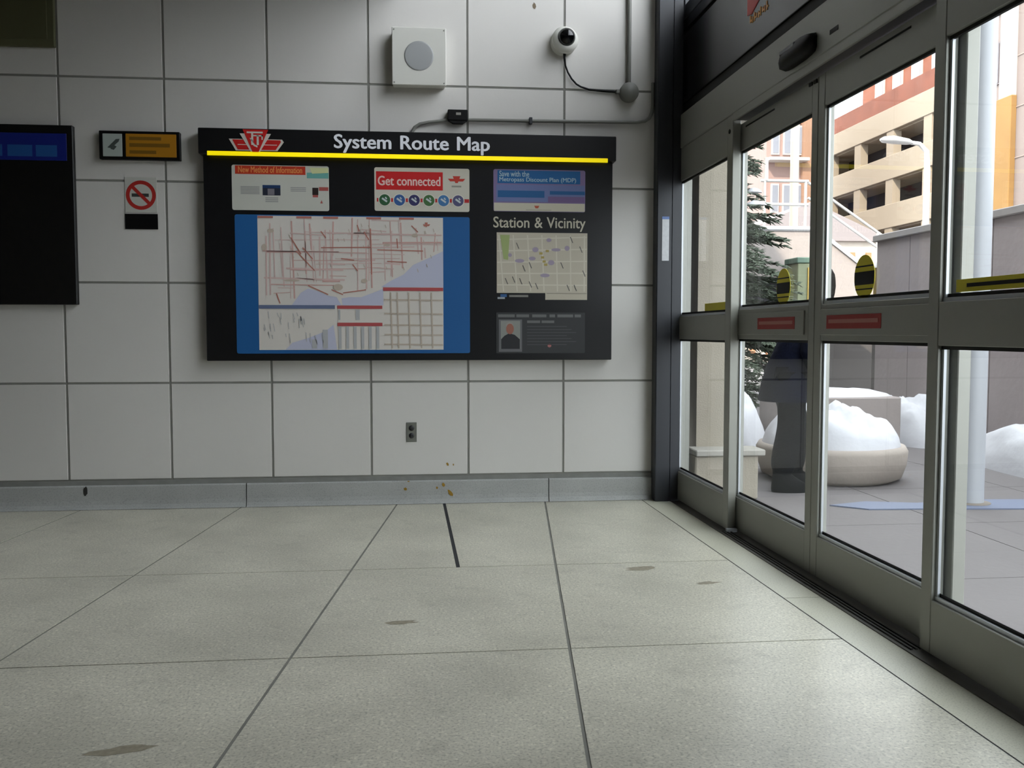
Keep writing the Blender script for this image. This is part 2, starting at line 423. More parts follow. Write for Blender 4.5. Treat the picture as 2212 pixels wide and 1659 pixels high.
d2 = door_empty('door_2'); tag(d2, 'sliding glass door leaf on the right, round planter seen through it', 'door', kind='structure')
framed(d2, 1.887, 2.925, .052, .098, lz, .060, .085, .076, 2.19)
# details on the doors: recessed push plates, red labels, yellow film
RTXT = pm((178, 112, 104))
for o, (a, b), lab in ((d1, (1.265, 1.700), 'red safety label on the middle rail, left sliding leaf'), (d2, (2.015, 2.455), 'red safety label on the middle rail, right sliding leaf')):
    u0, u1 = (.975, 1.79) if o is d1 else (1.955, 2.80)
    dpart('push_plate', ALU, o, u0, u1, .046, .053, 1.072, 1.182, .002)
    rl = dpart('red_label', REDL, o, a, b, .0445, .0462, 1.099, 1.156, .0005); rl['label'] = lab
    MB().box(a + .02, b - .02, .0436, .0446, 1.122, 1.138).build('lettering_line', RTXT, rl)
def oval(parent, uc, zc, ru, rz, wd, label):
    mb = MB(); n = 32
    mb.use(YELLOW); mb.prism([(uc + ru * math.cos(2 * math.pi * i / n), zc + rz * math.sin(2 * math.pi * i / n)) for i in range(n)], 'y', wd - .0012, wd)
    o = mb.build('oval_decal', YELLOW, parent); o['label'] = label
    def chord(z): return ru * math.sqrt(max(0, 1 - ((z - zc) / rz) ** 2)) * .985
    for z0, z1, m in ((zc - .030, zc + .022, BLACKM), (zc + .040, zc + .046, BLACKM), (zc - .050, zc - .045, BLACKM)):
        MB().prism([(uc - chord(z0), z0), (uc + chord(z0), z0), (uc + chord(z1), z1), (uc - chord(z1), z1)], 'y', wd - .0022, wd - .0012).build('band', m, o)
    return o
oval(d1, 1.505, 1.300, .078, .090, .075, 'yellow oval decal with a black band, left sliding leaf')
oval(d2, 2.270, 1.302, .080, .088, .075, 'yellow oval decal with a black band, right sliding leaf')
ys = dpart('yellow_strip', YELLOW, w1_, .515, .915, .0245, .0258, 1.196, 1.252); ys['label'] = 'yellow warning strip across the foot of the upper pane'
ys = dpart('yellow_strip', YELLOW, w2_, 2.945, 3.74, .0245, .0258, 1.212, 1.252); ys['label'] = 'yellow warning strip across the foot of the upper pane'
MB().box(3.0, 3.7, .0238, .0246, 1.226, 1.238).build('lettering_line', BLACKM, ys)
# small marks on the post and bolts
MB().lathe((.955, .0, 2.155), (0, -1, 0), [(0, .012), (.004, .012), (.005, .007)], 12).build('bolt', BLACKM, w1_)
# track and threshold
th = door_empty('trim_2'); tag(th, 'ribbed metal threshold and track under the sliding doors', 'threshold', kind='structure')
dpart('plate', mat('threshold_metal', (92, 90, 84), .5, metal=.4), th, -.02, UE, -.045, .22, -.004, .004)
for wv in (-.030, -.012, .006): dpart('rib', mat('threshold_dark', (52, 51, 46), .6), th, 1.0, 2.832, wv, wv + .008, .004, .010)
dpart('guide_block', ALUB, th, 1.003, 1.03, -.012, .045, .004, .024, .002)
# operator header
hd = door_empty('trim_3'); tag(hd, 'grey metal operator header housing above the sliding doors', 'door header', kind='structure')
dpart('housing', ALU, hd, -.015, UE, -.004, .20, 2.238, 2.447, .004)
dpart('lip', ALU, hd, 1.0, UE, -.002, .012, 2.200, 2.238, .002)
dpart('track_shadow_box', DARKM, hd, 1.0, 2.832, .012, .20, 2.205, 2.237)
for a, b in ((1.05, 1.42), (2.24, 2.60)): dpart('slot', RUBBER, hd, a, b, .0506, .0516, 2.158, 2.166)
dpart('slot', RUBBER, hd, 2.095, 2.165, -.0055, -.0035, 2.293, 2.312)
for a in (1.80, 1.845): dpart('clip', BLACKM, hd, a, a + .03, .046, .052, 2.165, 2.180)
# motion sensor
ms = door_empty('motion_sensor'); tag(ms, 'black oblong motion sensor on the metal header over the doors', 'sensor')
mb = MB(); n = 9; rings_ = []
for t, (wd, zt, zb_) in zip([i / (n - 1) for i in range(n)], [(.018, 2.330, 2.285), (.036, 2.345, 2.268), (.048, 2.352, 2.262)] + [(.056, 2.356, 2.258)] * 3 + [(.048, 2.352, 2.262), (.036, 2.345, 2.268), (.018, 2.330, 2.285)]):
    u = 1.655 + .325 * (0.5 - 0.5 * math.cos(math.pi * t)); h = zt - zb_
    rings_.append([(u, -.004, zt), (u, -.004 - wd * .55, zt - h * .04), (u, -.004 - wd * .9, zt - h * .28), (u, -.004 - wd, zt - h * .55), (u, -.004 - wd * .85, zb_ + h * .12), (u, -.004, zb_)])
mb.rings(rings_); mb.build('housing', BLACKM, ms)
mb = MB(); mb.box(1.71, 1.86, -.0555, -.040, 2.318, 2.340, .004); mb.build('lens', mat('sensor_lens', (70, 72, 78), .2), ms)
# marks on the black panel: a red patch and small orange illegible strokes
dc = door_empty('panel_marks'); tag(dc, 'red patch with small orange strokes on the black panel above the doors', 'decal')
MB().prism([(1.13, 2.700), (1.185, 2.690), (1.30, 2.735), (1.30, 2.82), (1.13, 2.82)], 'y', .019, .0215).build('red_patch', mat('red_patch', (196, 52, 44), .5), dc)
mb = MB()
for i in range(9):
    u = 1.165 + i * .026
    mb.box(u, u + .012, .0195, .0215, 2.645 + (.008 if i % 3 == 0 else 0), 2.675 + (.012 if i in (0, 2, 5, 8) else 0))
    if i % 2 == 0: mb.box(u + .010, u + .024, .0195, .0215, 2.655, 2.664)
mb.build('orange_strokes', mat('orange_strokes', (226, 160, 62), .5), dc)

# ================================================================== THINGS ON THE TILED WALL
# ---- route map board
BD, HD = .07, .10
mbd = empty('route_map_board', (-1.56, 0, .91)); tag(mbd, 'large black wall board with a route map, posters and yellow strip', 'map board')
MB().box(-2.812, -.312, -BD, -.0005, .910, 2.150, .004).build('panel', BLACK, mbd)
hdr = MB().box(-2.832, -.296, -HD, -.0005, 2.150, 2.303, .004).build('header', BLACK, mbd)
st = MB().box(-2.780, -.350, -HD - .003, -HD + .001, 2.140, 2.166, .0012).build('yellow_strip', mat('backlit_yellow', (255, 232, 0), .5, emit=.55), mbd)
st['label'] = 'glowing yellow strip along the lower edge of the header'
LET = mat('white_lettering', (222, 224, 230), .5, emit=.10)
t = text('lettering', 'System Route Map', LET, hdr, -2.030, -1.090, 2.171, 2.279, -HD - .004, .004, bold=.026, word=1.25); t['label'] = 'white lettering System Route Map'
# transit shield: red wings, white bands and a red shield with the monogram
RED = mat('shield_red', (196, 26, 22), .5); OFFW = mat('shield_white', (214, 206, 196), .5)
sh = empty('shield_emblem', (0, 0, 0)); sh.parent = hdr; sh.location = Vector((-2.49, -HD, 2.17)) - ORG[hdr]; ORG[sh] = Vector((-2.49, -HD, 2.17)); sh['label'] = 'red winged shield emblem with white monogram'
y = -HD - .003
MB().use(OFFW).prism([(-2.652, 2.240), (-2.340, 2.240), (-2.330, 2.225), (-2.368, 2.172), (-2.612, 2.172)], 'y', y, -HD + .001).build('wing_border', OFFW, sh)
MB().prism([(-2.632, 2.236), (-2.350, 2.236), (-2.346, 2.224), (-2.378, 2.177), (-2.600, 2.177)], 'y', y - .001, y).build('wings', RED, sh)
mb = MB()
for (a, b) in ((2.205, 2.202),): mb.box(-2.60, -2.37, y - .0016, y - .001, 2.2045, 2.2085)
mb.build('wing_line', OFFW, sh)
MB().prism([(-2.588, 2.272), (-2.560, 2.272), (-2.427, 2.272), (-2.404, 2.272), (-2.470, 2.166), (-2.525, 2.166)], 'y', y - .002, y - .001).build('shield_band', OFFW, sh)
MB().prism([(-2.570, 2.296), (-2.420, 2.296), (-2.478, 2.164), (-2.514, 2.164)], 'y', y - .003, y - .002).build('shield', RED, sh)
mb = MB(); yy = y - .0035
mb.rect(-2.546, -2.452, 2.274, 2.284, yy)
mb.rect(-2.520, -2.508, 2.205, 2.274, yy); mb.rect(-2.488, -2.476, 2.205, 2.262, yy)
mb.rect(-2.508, -2.452, 2.256, 2.264, yy)
mb.flat([(-2.530, 2.245), (-2.521, 2.245), (-2.521, 2.218), (-2.505, 2.198), (-2.484, 2.190), (-2.484, 2.200), (-2.499, 2.207), (-2.511, 2.222)], yy - .0002)
mb.rect(-2.460, -2.452, 2.236, 2.264, yy)
mb.build('monogram', OFFW, sh)

def L(k): return -BD - .002 - .0005 * k
def poster(name, x0, x1, z0, z1, m, label, rad=.012):
    p = []; n = 4
    for cx, cz, a0 in ((x1 - rad, z1 - rad, 0), (x0 + rad, z1 - rad, 90), (x0 + rad, z0 + rad, 180), (x1 - rad, z0 + rad, 270)):
        for i in range(n + 1):
            a = R(a0 + 90 * i / n); p.append((cx + rad * math.cos(a), cz + rad * math.sin(a)))
    o = MB().prism(p, 'y', L(0), -BD + .0005).build(name, m, mbd); o['label'] = label
    return o
# large route map
rm = poster('route_map', -2.632, -1.211, .954, 1.796, pm((20, 88, 148)), 'large route map on a blue ground', .012)
PAPER = pm((214, 208, 200)); LAKE = pm((188, 190, 210)); PINK = pm((208, 180, 174)); PINK2 = pm((202, 162, 154)); REDR = pm((178, 112, 98)); GREY = pm((140, 142, 144)); REDB = pm((176, 78, 80)); BLUEB = pm((100, 112, 142)); TAN = pm((188, 174, 158)); MGREY = pm((174, 175, 176))
m_ = MB().use(PAPER).rect(-2.498, -1.376, .976, 1.790, L(1)); m_.build('paper', PAPER, rm)
m_ = MB().flat([(-1.760, 1.362), (-1.700, 1.400), (-1.620, 1.440), (-1.560, 1.500), (-1.470, 1.540), (-1.377, 1.585), (-1.377, 1.362)], L(2)); m_.build('lake', LAKE, rm); m_ = MB()
m_.flat([(-2.300, 1.25), (-2.245, 1.325), (-2.200, 1.352), (-2.140, 1.335), (-2.080, 1.308), (-2.030, 1.300), (-2.0, 1.25)], L(2)); m_.build('lake', LAKE, rm); m_ = MB()
m_.flat([(-1.995, 1.25), (-2.0, 1.292), (-1.95, 1.300), (-1.88, 1.300), (-1.80, 1.330), (-1.745, 1.352), (-1.745, 1.25)], L(2)); m_.build('lake', LAKE, rm); m_ = MB()
m_.flat([(-2.34, .978), (-2.30, 1.02), (-2.20, 1.05), (-2.10, 1.09), (-2.05, 1.13), (-2.03, .978)], L(2))
m_.build('lake', LAKE, rm)
def shore(x):
    if x < -2.25: return 1.27
    if x < -2.05: return 1.37
    if x < -1.95: return 1.31
    if x < -1.76: return 1.31 + (x + 1.95) * .2
    return 1.37 + (x + 1.76) / .38 * .215
m1, m2, m3 = MB(), MB(), MB()
rng = random.Random(3)
for i in range(34):
    x = rng.uniform(-2.47, -1.40); z1 = rng.uniform(1.60, 1.785); z0 = max(shore(x) + .02, z1 - rng.uniform(.12, .5)); sl = rng.uniform(-.01, .015)
    (m1 if i % 3 else m2).line((x, z1), (x + sl, z0), rng.choice((.004, .006, .009)), L(3 + (i % 3) * .2))
for i in range(38):
    z = rng.uniform(1.30, 1.782); xa = rng.uniform(-2.48, -1.7); xb = min(-1.385, xa + rng.uniform(.12, .8))
    if z < shore(xb) + .015: xb = xa + .1
    if z < shore(xa) + .015 or z < shore(xb) + .01: continue
    (m1 if i % 3 else m2).line((xa, z), (xb, z + rng.uniform(-.012, .008)), rng.choice((.004, .006, .01)), L(4 + (i % 3) * .2))
for p, q in (((-2.30, 1.66), (-2.24, 1.56)), ((-2.27, 1.58), (-2.16, 1.46)), ((-2.23, 1.60), (-2.17, 1.53)), ((-2.12, 1.70), (-2.09, 1.66)), ((-1.90, 1.74), (-1.888, 1.70)), ((-1.86, 1.70), (-1.83, 1.65)), ((-1.66, 1.66), (-1.655, 1.60)), ((-1.57, 1.74), (-1.53, 1.70)), ((-2.0, 1.535), (-1.92, 1.525)), ((-1.93, 1.50), (-1.90, 1.46)), ((-2.20, 1.37), (-2.08, 1.315)), ((-2.06, 1.345), (-1.99, 1.315)), ((-1.99, 1.325), (-1.85, 1.345)), ((-2.39, 1.32), (-2.37, 1.26)), ((-1.72, 1.52), (-1.60, 1.515)), ((-1.82, 1.72), (-1.815, 1.44)), ((-2.12, 1.60), (-1.82, 1.605)), ((-1.78, 1.59), (-1.50, 1.585))):
    m3.line(p, q, .006, L(5.5))
for x in (-2.45, -2.22, -2.06, -1.80, -1.60): m3.rect(x - .045, x + .045, 1.776, 1.788, L(5.2))
m1.build('pale_routes', PINK, rm); m2.build('routes', PINK2, rm); m3.build('red_routes', REDR, rm)
m_ = MB()
for (x, z, rx, rz) in ((-2.42, 1.70, .02, .012), (-2.46, 1.60, .015, .02), (-2.02, 1.36, .03, .02), (-1.72, 1.62, .02, .008), (-2.30, 1.40, .05, .006), (-1.86, 1.40, .02, .012), (-1.55, 1.68, .02, .012)): m_.ell(x, z, rx, rz, L(5), 12)
for i in range(30):
    x, z = rng.uniform(-2.45, -1.42), rng.uniform(1.42, 1.76); m_.line((x, z), (x + .006, z - .02), .004, L(5.3))
m_.build('grey_marks', TAN, rm)
m_ = MB(); m_.rect(-2.496, -2.040, 1.228, 1.250, L(6)); m_.build('blue_heading', BLUEB, rm)
for q in ((-2.026, -1.752, 1.228, 1.248), (-2.026, -1.752, 1.122, 1.143), (-1.746, -1.377, 1.339, 1.360)): MB().rect(*q, L(6)).build('red_heading', REDB, rm)
m_ = MB()
for i in range(6): m_.rect(-2.020 + i * .046, -2.002 + i * .046, .982, 1.118, L(6))
m_.rect(-2.02, -2.008, 1.16, 1.222, L(6)); m_.rect(-1.915, -1.89, 1.16, 1.222, L(6)); m_.rect(-2.115, -2.085, .985, 1.10, L(6)); m_.rect(-2.18, -2.15, .985, 1.04, L(6))
for i in range(26):
    x, z = rng.uniform(-2.48, -2.12), rng.uniform(1.06, 1.22); m_.line((x, z), (x + rng.uniform(0, .012), z - rng.uniform(.02, .06)), .004, L(6))
m_.build('timetable', MGREY, rm)
m_ = MB(); 
for x in (-1.66, -1.59, -1.52, -1.45, -1.70): m_.line((x, 1.33), (x + .008, .985), .008, L(6))
for z in (1.285, 1.20, 1.13, 1.07, 1.01): m_.line((-1.74, z), (-1.38, z - .004), .009, L(6.2))
m_.build('downtown_inset', TAN, rm)
m_ = MB(); m_.flat([(-1.50, 1.748), (-1.455, 1.75), (-1.462, 1.738), (-1.493, 1.736)], L(6)); m_.flat([(-1.488, 1.760), (-1.470, 1.760), (-1.476, 1.732), (-1.482, 1.732)], L(6.3)); m_.build('small_shield', REDR, rm)
# poster left: red heading
p1 = poster('poster', -2.645, -2.068, 1.822, 2.092, pm((196, 196, 186)), 'pale poster with an orange-red heading')
m_ = MB().rect(-2.625, -2.208, 2.038, 2.088, L(1)); h_ = m_.build('red_heading', pm((190, 48, 20)), p1)
text('lettering', 'New Method of Information', pm((232, 150, 84)), p1, -2.606, -2.228, 2.047, 2.084, L(2), 0, bold=.02)
MB().rect(-2.200, -2.070, 2.018, 2.052, L(1)).build('teal_band', pm((104, 166, 158)), p1)
MB().flat([(-2.183, 2.082), (-2.072, 2.082), (-2.072, 2.052), (-2.168, 2.046)], L(2)).build('pale_corner', pm((206, 210, 158)), p1)
m_ = MB().use(pm((18, 52, 96))); m_.rect(-2.464, -2.358, 1.956, 1.974, L(1)); m_.use(pm((30, 36, 52))); m_.rect(-2.464, -2.358, 1.912, 1.956, L(1)); m_.use(pm((120, 116, 124))); m_.rect(-2.434, -2.394, 1.914, 1.952, L(2)); m_.build('picture', None, p1)
m_ = MB()
for i in range(6): m_.rect(-2.594, -2.482, 1.918 + i * .0085, 1.9225 + i * .0085, L(1))
for i in range(3): m_.rect(-2.448, -2.372, 1.872 + i * .011, 1.878 + i * .011, L(1))
for i in range(3): m_.rect(-2.298, -2.206, 1.938 + i * .010, 1.943 + i * .010, L(1))
m_.build('text_lines', pm((150, 150, 148)), p1)
m_ = MB().use(pm((40, 26, 22))); m_.rect(-2.168, -2.132, 1.918, 1.962, L(1)); m_.use(pm((168, 84, 78))); m_.rect(-2.128, -2.072, 1.944, 1.966, L(1)); m_.flat([(-2.122, 1.868), (-2.106, 1.868), (-2.114, 1.888)], L(1)); m_.rect(-2.166, -2.134, 1.904, 1.918, L(1)); m_.build('red_picture', None, p1)
# poster centre: Get connected
p2 = poster('poster', -1.794, -1.212, 1.828, 2.092, pm((206, 202, 188)), 'pale poster with a red Get connected heading')
MB().rect(-1.784, -1.376, 1.957, 2.068, L(1)).build('red_panel', pm((200, 22, 24)), p2)
text('lettering', 'Get connected', pm((232, 200, 192)), p2, -1.772, -1.392, 1.984, 2.040, L(2), 0, bold=.025)
MB().rect(-1.78, -1.214, 1.884, 1.906, L(1)).build('red_line', pm((186, 40, 40)), p2)
ic = [(44, 92, 56), (50, 92, 150), (52, 50, 98), (66, 108, 62), (66, 118, 168), (84, 84, 120)]
for i, c in enumerate(ic):
    x = -1.732 + i * .090
    b_ = MB(); b_.use(pm((222, 218, 206))); b_.ell(x, 1.895, .039, .039, L(2)); b_.use(pm(c)); b_.ell(x, 1.895, .034, .034, L(3)); b_.use(pm((196, 204, 206)))
    b_.line((x - .016, 1.905), (x + .014, 1.884), .011, L(4)); b_.line((x + .004, 1.912), (x + .012, 1.900), .008, L(4)); b_.build('round_icon', None, p2)
m_ = MB().use(pm((196, 60, 44))); m_.flat([(-1.345, 2.030), (-1.238, 2.030), (-1.252, 2.014), (-1.330, 2.014)], L(1)); m_.flat([(-1.315, 2.046), (-1.268, 2.046), (-1.284, 2.004), (-1.299, 2.004)], L(2)); m_.build('shield_mark', None, p2)
MB().rect(-1.322, -1.262, 1.978, 1.988, L(1)).build('text_lines', pm((150, 148, 136)), p2)
# poster right: discount plan
p3 = poster('poster', -1.063, -.486, 1.835, 2.094, pm((128, 112, 152)), 'blue and violet poster with a cream foot')
MB().rect(-1.038, -.518, 2.008, 2.088, L(1)).build('blue_panel', pm((20, 96, 156)), p3)
text('lettering', 'Save with the', pm((172, 198, 206)), p3, -1.026, -.840, 2.050, 2.084, L(2), 0, bold=.015)
text('lettering', 'Metropass Discount Plan (MDP)', pm((172, 198, 206)), p3, -1.026, -.545, 2.012, 2.046, L(2), 0, bold=.015)
MB().rect(-1.046, -.490, 1.896, 2.000, L(1)).build('lilac_band', pm((108, 120, 168)), p3)
MB().rect(-1.036, -.744, 1.922, 1.964, L(2)).build('blue_box', pm((30, 92, 146)), p3); MB().rect(-.710, -.488, 1.942, 1.964, L(2)).build('blue_box', pm((30, 92, 146)), p3)
MB().rect(-.722, -.490, 1.894, 1.930, L(2)).build('violet_box', pm((116, 94, 138)), p3)
MB().rect(-1.060, -.489, 1.838, 1.888, L(1)).build('cream_foot', pm((200, 194, 174)), p3)
m_ = MB().flat([(-.808, 1.872), (-.776, 1.872), (-.784, 1.856), (-.800, 1.856)], L(2)); m_.build('shield_mark', pm((190, 90, 64)), p3)
MB().rect(-.86, -.70, 1.843, 1.848, L(2)).build('text_lines', pm((170, 166, 148)), p3)
t = text('lettering', 'Station & Vicinity', mat('cream_lettering', (196, 190, 172), .5), mbd, -1.063, -.484, 1.714, 1.802, -BD - .0025, .002, bold=.014, word=1.2); t['label'] = 'cream lettering Station and Vicinity'
# station and vicinity map
vm = MB().prism([(-1.043, 1.705), (-1.043, 1.330), (-.737, 1.330), (-.737, 1.288), (-.471, 1.288), (-.471, 1.705)], 'y', L(0), -BD + .0005).build('vicinity_map', pm((190, 182, 164)), mbd); vm['label'] = 'cream street map of the station surroundings'
m_ = MB()
for i in range(7): m_.line((-1.03 + i * .09, 1.69), (-1.00 + i * .085, 1.34), .008, L(1))
for i in range(5): m_.line((-1.04, 1.66 - i * .07), (-.475, 1.68 - i * .075), .008, L(1.3))
m_.build('streets', pm((206, 200, 184)), vm)
MB().flat([(-1.022, 1.690), (-.962, 1.690), (-.968, 1.60), (-.972, 1.535), (-1.0, 1.54), (-1.012, 1.62)], L(1.6)).build('park', pm((158, 172, 112)), vm)
m_ = MB()
for (x, z, rx, rz) in ((-.80, 1.60, .020, .016), (-.715, 1.66, .016, .012), (-.96, 1.565, .012, .012), (-.70, 1.52, .02, .016), (-.82, 1.545, .022, .012), (-.60, 1.61, .016, .016), (-.74, 1.44, .03, .012), (-.90, 1.53, .03, .012), (-.67, 1.60, .03, .01)): m_.ell(x, z, rx, rz, L(2), 14)
m_.build('violet_marks', pm((158, 146, 164)), vm)
m_ = MB()
for (x, z) in ((-.99, 1.40), (-.945, 1.41), (-.90, 1.40), (-.84, 1.38), (-.80, 1.37), (-.60, 1.36), (-.555, 1.36), (-.88, 1.48), (-.84, 1.50), (-.92, 1.62), (-.64, 1.50), (-.52, 1.60), (-.50, 1.45), (-.58, 1.66)): m_.line((x, z + .022), (x + .016, z - .016), .005, L(2.4))
m_.build('street_names', pm((92, 90, 88)), vm)
m_ = MB()
for (x, z) in ((-.775, 1.57), (-.765, 1.545), (-.755, 1.52), (-.745, 1.50), (-.735, 1.585)): m_.rect(x, x + .02, z, z + .014, L(2.6))
m_.build('ochre_marks', pm((168, 150, 84)), vm)
MB().rect(-.730, -.474, 1.325, 1.330, L(2)).build('fold', pm((150, 144, 130)), vm)
m_ = MB().use(pm((150, 156, 160))); m_.rect(-1.038, -.992, 1.292, 1.304, L(0)); m_.use(pm((50, 92, 142))); m_.rect(-1.02, -.98, 1.304, 1.322, L(0)); m_.use(pm((126, 124, 118))); m_.rect(-.965, -.845, 1.304, 1.318, L(0)); m_.build('legend', None, mbd)
# dim notice with a portrait picture
no = poster('dark_notice', -1.046, -.484, .953, 1.208, pm((50, 51, 53)), 'dim grey notice with a small portrait picture', .004)
m_ = MB()
for a, b in ((-1.035, -.93), (-.92, -.84), (-.82, -.73), (-.71, -.675), (-.66, -.56), (-.55, -.51)): m_.rect(a, b, 1.178, 1.196, L(1))
for a, b in ((-.852, -.770), (-.760, -.680)): m_.rect(a, b, 1.142, 1.158, L(1))
m_.build('lettering_line', pm((104, 105, 104)), no)
m_ = MB()
for i in range(7): m_.rect(-.852, -.60 + (i % 3) * .03, 1.118 - i * .019, 1.123 - i * .019, L(1))
m_.build('text_lines', pm((74, 75, 77)), no)
m_ = MB().use(pm((104, 104, 106))); m_.rect(-1.030, -.884, .962, 1.164, L(1)); m_.use(pm((138, 140, 134))); m_.rect(-1.018, -.896, .980, 1.156, L(2)); m_.use(pm((34, 34, 38))); m_.flat([(-1.016, .980), (-.898, .980), (-.898, 1.040), (-.930, 1.068), (-.965, 1.078), (-.995, 1.062), (-1.016, 1.04)], L(3)); m_.use(pm((150, 98, 82))); m_.ell(-.960, 1.105, .024, .033, L(4)); m_.use(pm((150, 146, 140))); m_.ell(-.963, 1.128, .024, .018, L(3.5)); m_.build('portrait_picture', None, no)
m_ = MB(); m_.ell(-.710, 1.000, .012, .011, L(1), 12); m_.build('red_mark', pm((170, 110, 108)), no)

# ---- blue-headed black board at the left edge
lb = empty('black_sign_board', (-4.2, 0, 1.25)); tag(lb, 'black display board with a blue heading at the left edge', 'sign board')
MB().box(-4.82, -3.570, -.04, -.0005, 1.250, 2.312, .004).build('panel', mat('matt_black', (7, 7, 8), .5), lb)
b_ = MB().box(-4.80, -3.605, -.0425, -.0395, 2.102, 2.262, .001).build('blue_heading', pm((14, 30, 120)), lb)
m_ = MB()
for a, b in ((-4.6, -4.25), (-4.2, -3.97), (-3.94, -3.80), (-3.78, -3.66)): m_.box(a, b, -.0434, -.0424, 2.125, 2.192)
m_.build('lettering_line', pm((34, 84, 150)), b_)
# ---- amber sign with a white pictogram
am = empty('amber_sign', (-3.186, 0, 2.12)); tag(am, 'small black framed sign, amber panel beside a white pictogram', 'sign')
MB().box(-3.420, -2.953, -.04, -.0005, 2.118, 2.286, .003).build('frame', BLACKM, am)
pc = MB().box(-3.398, -3.286, -.042, -.0395, 2.134, 2.268, .002).build('pictogram', pm((172, 182, 176)), am)
m_ = MB(); m_.flat([(-3.372, 2.186), (-3.350, 2.182), (-3.306, 2.222), (-3.300, 2.238), (-3.322, 2.236)], -.0424); m_.flat([(-3.355, 2.178), (-3.335, 2.172), (-3.318, 2.192), (-3.332, 2.2)], -.0424); m_.build('symbol', pm((70, 78, 74)), pc)
ap = MB().box(-3.266, -2.972, -.042, -.0395, 2.134, 2.270, .002).build('amber_panel', pm((176, 120, 14)), am)
m_ = MB(); m_.rect(-3.245, -3.06, 2.232, 2.252, -.0424); m_.rect(-3.245, -3.01, 2.192, 2.214, -.0424); m_.rect(-3.245, -3.09, 2.152, 2.172, -.0424); m_.build('lettering_line', pm((120, 84, 12)), ap)
# ---- no smoking sign and the black plate below
ns = MB().box(-3.290, -3.102, -.004, -.0003, 1.808, 2.020, .001).build('no_smoking_sign', pm((196, 196, 188))); tag(ns, 'no smoking sign, red ring and slash on a pale plate', 'sign')
m_ = MB(); m_.box(-3.25, -3.15, -.0046, -.0038, 1.902, 1.922); m_.build('cigarette', pm((60, 62, 60)), ns)
m_ = MB(); m_.ring(-3.196, 1.912, .088, .066, -.0050); m_.line((-3.255, 1.972), (-3.137, 1.852), .020, -.0052); m_.build('red_ring', pm((176, 40, 34)), ns)
tag(MB().box(-3.292, -3.100, -.006, -.0003, 1.708, 1.800, .001).build('black_plate', BLACKM), 'small blank black plate under the no smoking sign', 'plate')
# ---- dark olive box at the upper left
ob_ = empty('wall_cabinet', (-4.3, 0, 2.77)); tag(ob_, 'dark olive box on the wall at the upper left corner', 'cabinet')
MB().box(-4.95, -3.662, -.03, -.0005, 2.770, 3.60, .004).build('body', mat('olive_paint', (92, 92, 66), .7), ob_)
MB().box(-4.90, -3.70, -.034, -.0298, 2.81, 3.56, .003).build('door', mat('olive_paint_door', (88, 88, 62), .7), ob_)
# ---- loudspeaker
sp = empty('loudspeaker', (-1.517, 0, 2.58)); tag(sp, 'square white wall loudspeaker with a round grey grille', 'speaker')
MB().box(-1.678, -1.358, -.085, -.0005, 2.592, 2.926, .006).build('cabinet', WHITEP, sp)
MB().box(-1.681, -1.353, -.092, -.085, 2.587, 2.932, .003).build('front_plate', WHITEP, sp)
gr = MB().lathe((-1.518, -.092, 2.762), (0, -1, 0), [(0, .089), (.002, .088), (.0025, .080), (.003, .04), (.003, .0005)], 40).build('grille', GRILLE, sp)
for (a, b) in ((-1.668, 2.602), (-1.366, 2.602), (-1.668, 2.917), (-1.366, 2.917)): MB().lathe((a, -.092, b), (0, -1, 0), [(0, .005), (.002, .004)], 10).build('screw', ALU, sp)
# ---- dome camera with its cable
dcam = empty('dome_camera', (-.612, 0, 2.83)); tag(dcam, 'white dome security camera with a dark lens bubble on the wall', 'camera')
cc = Vector((-.618, 0, 2.895))
MB().lathe(cc + Vector((0, -.0005, 0)), (0, -1, 0), [(0, .082), (.018, .082), (.024, .076), (.03, .072)], 36).build('base', WHITEP, dcam)
MB().lathe(cc + Vector((.002, -.03, .0)), (.08, -1, .10), [(0, .070), (.012, .082), (.03, .083), (.048, .074), (.056, .060)], 36).build('collar', WHITEP, dcam)
q = [(0.0, .056)] + [(.056 * math.sin(a), .056 * math.cos(a)) for a in [R(12 * i) for i in range(1, 8)]] + [(.056, .002)]
MB().lathe(cc + Vector((.008, -.080, .010)), (.08, -1, .10), q, 32).build('lens_bubble', mat('dark_bubble', (8, 9, 12), .08), dcam)
cb = MB().tube([(-.614, -.03, 2.835), (-.613, -.025, 2.80), (-.606, -.02, 2.75), (-.590, -.018, 2.71), (-.566, -.016, 2.672), (-.535, -.015, 2.640), (-.507, -.014, 2.625), (-.455, -.012, 2.610), (-.404, -.012, 2.606), (-.34, -.012, 2.603), (-.287, -.014, 2.600)], [.010, .007, .006, .006, .006, .006, .006, .007, .008, .009, .009], 8).build('camera_cable', BLACKM)
tag(cb, 'black cable hanging from the dome camera to the round box', 'cable')
# ---- round junction box and conduit going up
jb = empty('round_junction_box', (-.2, 0, 2.53)); tag(jb, 'round grey junction box at the end of the vertical conduit', 'junction box')
MB().lathe((-.200, -.0005, 2.596), (0, -1, 0), [(0, .060), (.036, .060), (.044, .056), (.046, .0005)], 32).build('body', CONDUIT, jb)
MB().box(-.285, -.255, -.03, -.004, 2.586, 2.612, .004).build('gland', CONDUIT, jb)
vc = MB().tube([(-.200, -.018, 2.65), (-.199, -.018, 4.2), (-.199, -.018, CEIL - .001)], .013, 12).build('vertical_conduit', CONDUIT); tag(vc, 'grey conduit rising up the wall from the round junction box', 'conduit')
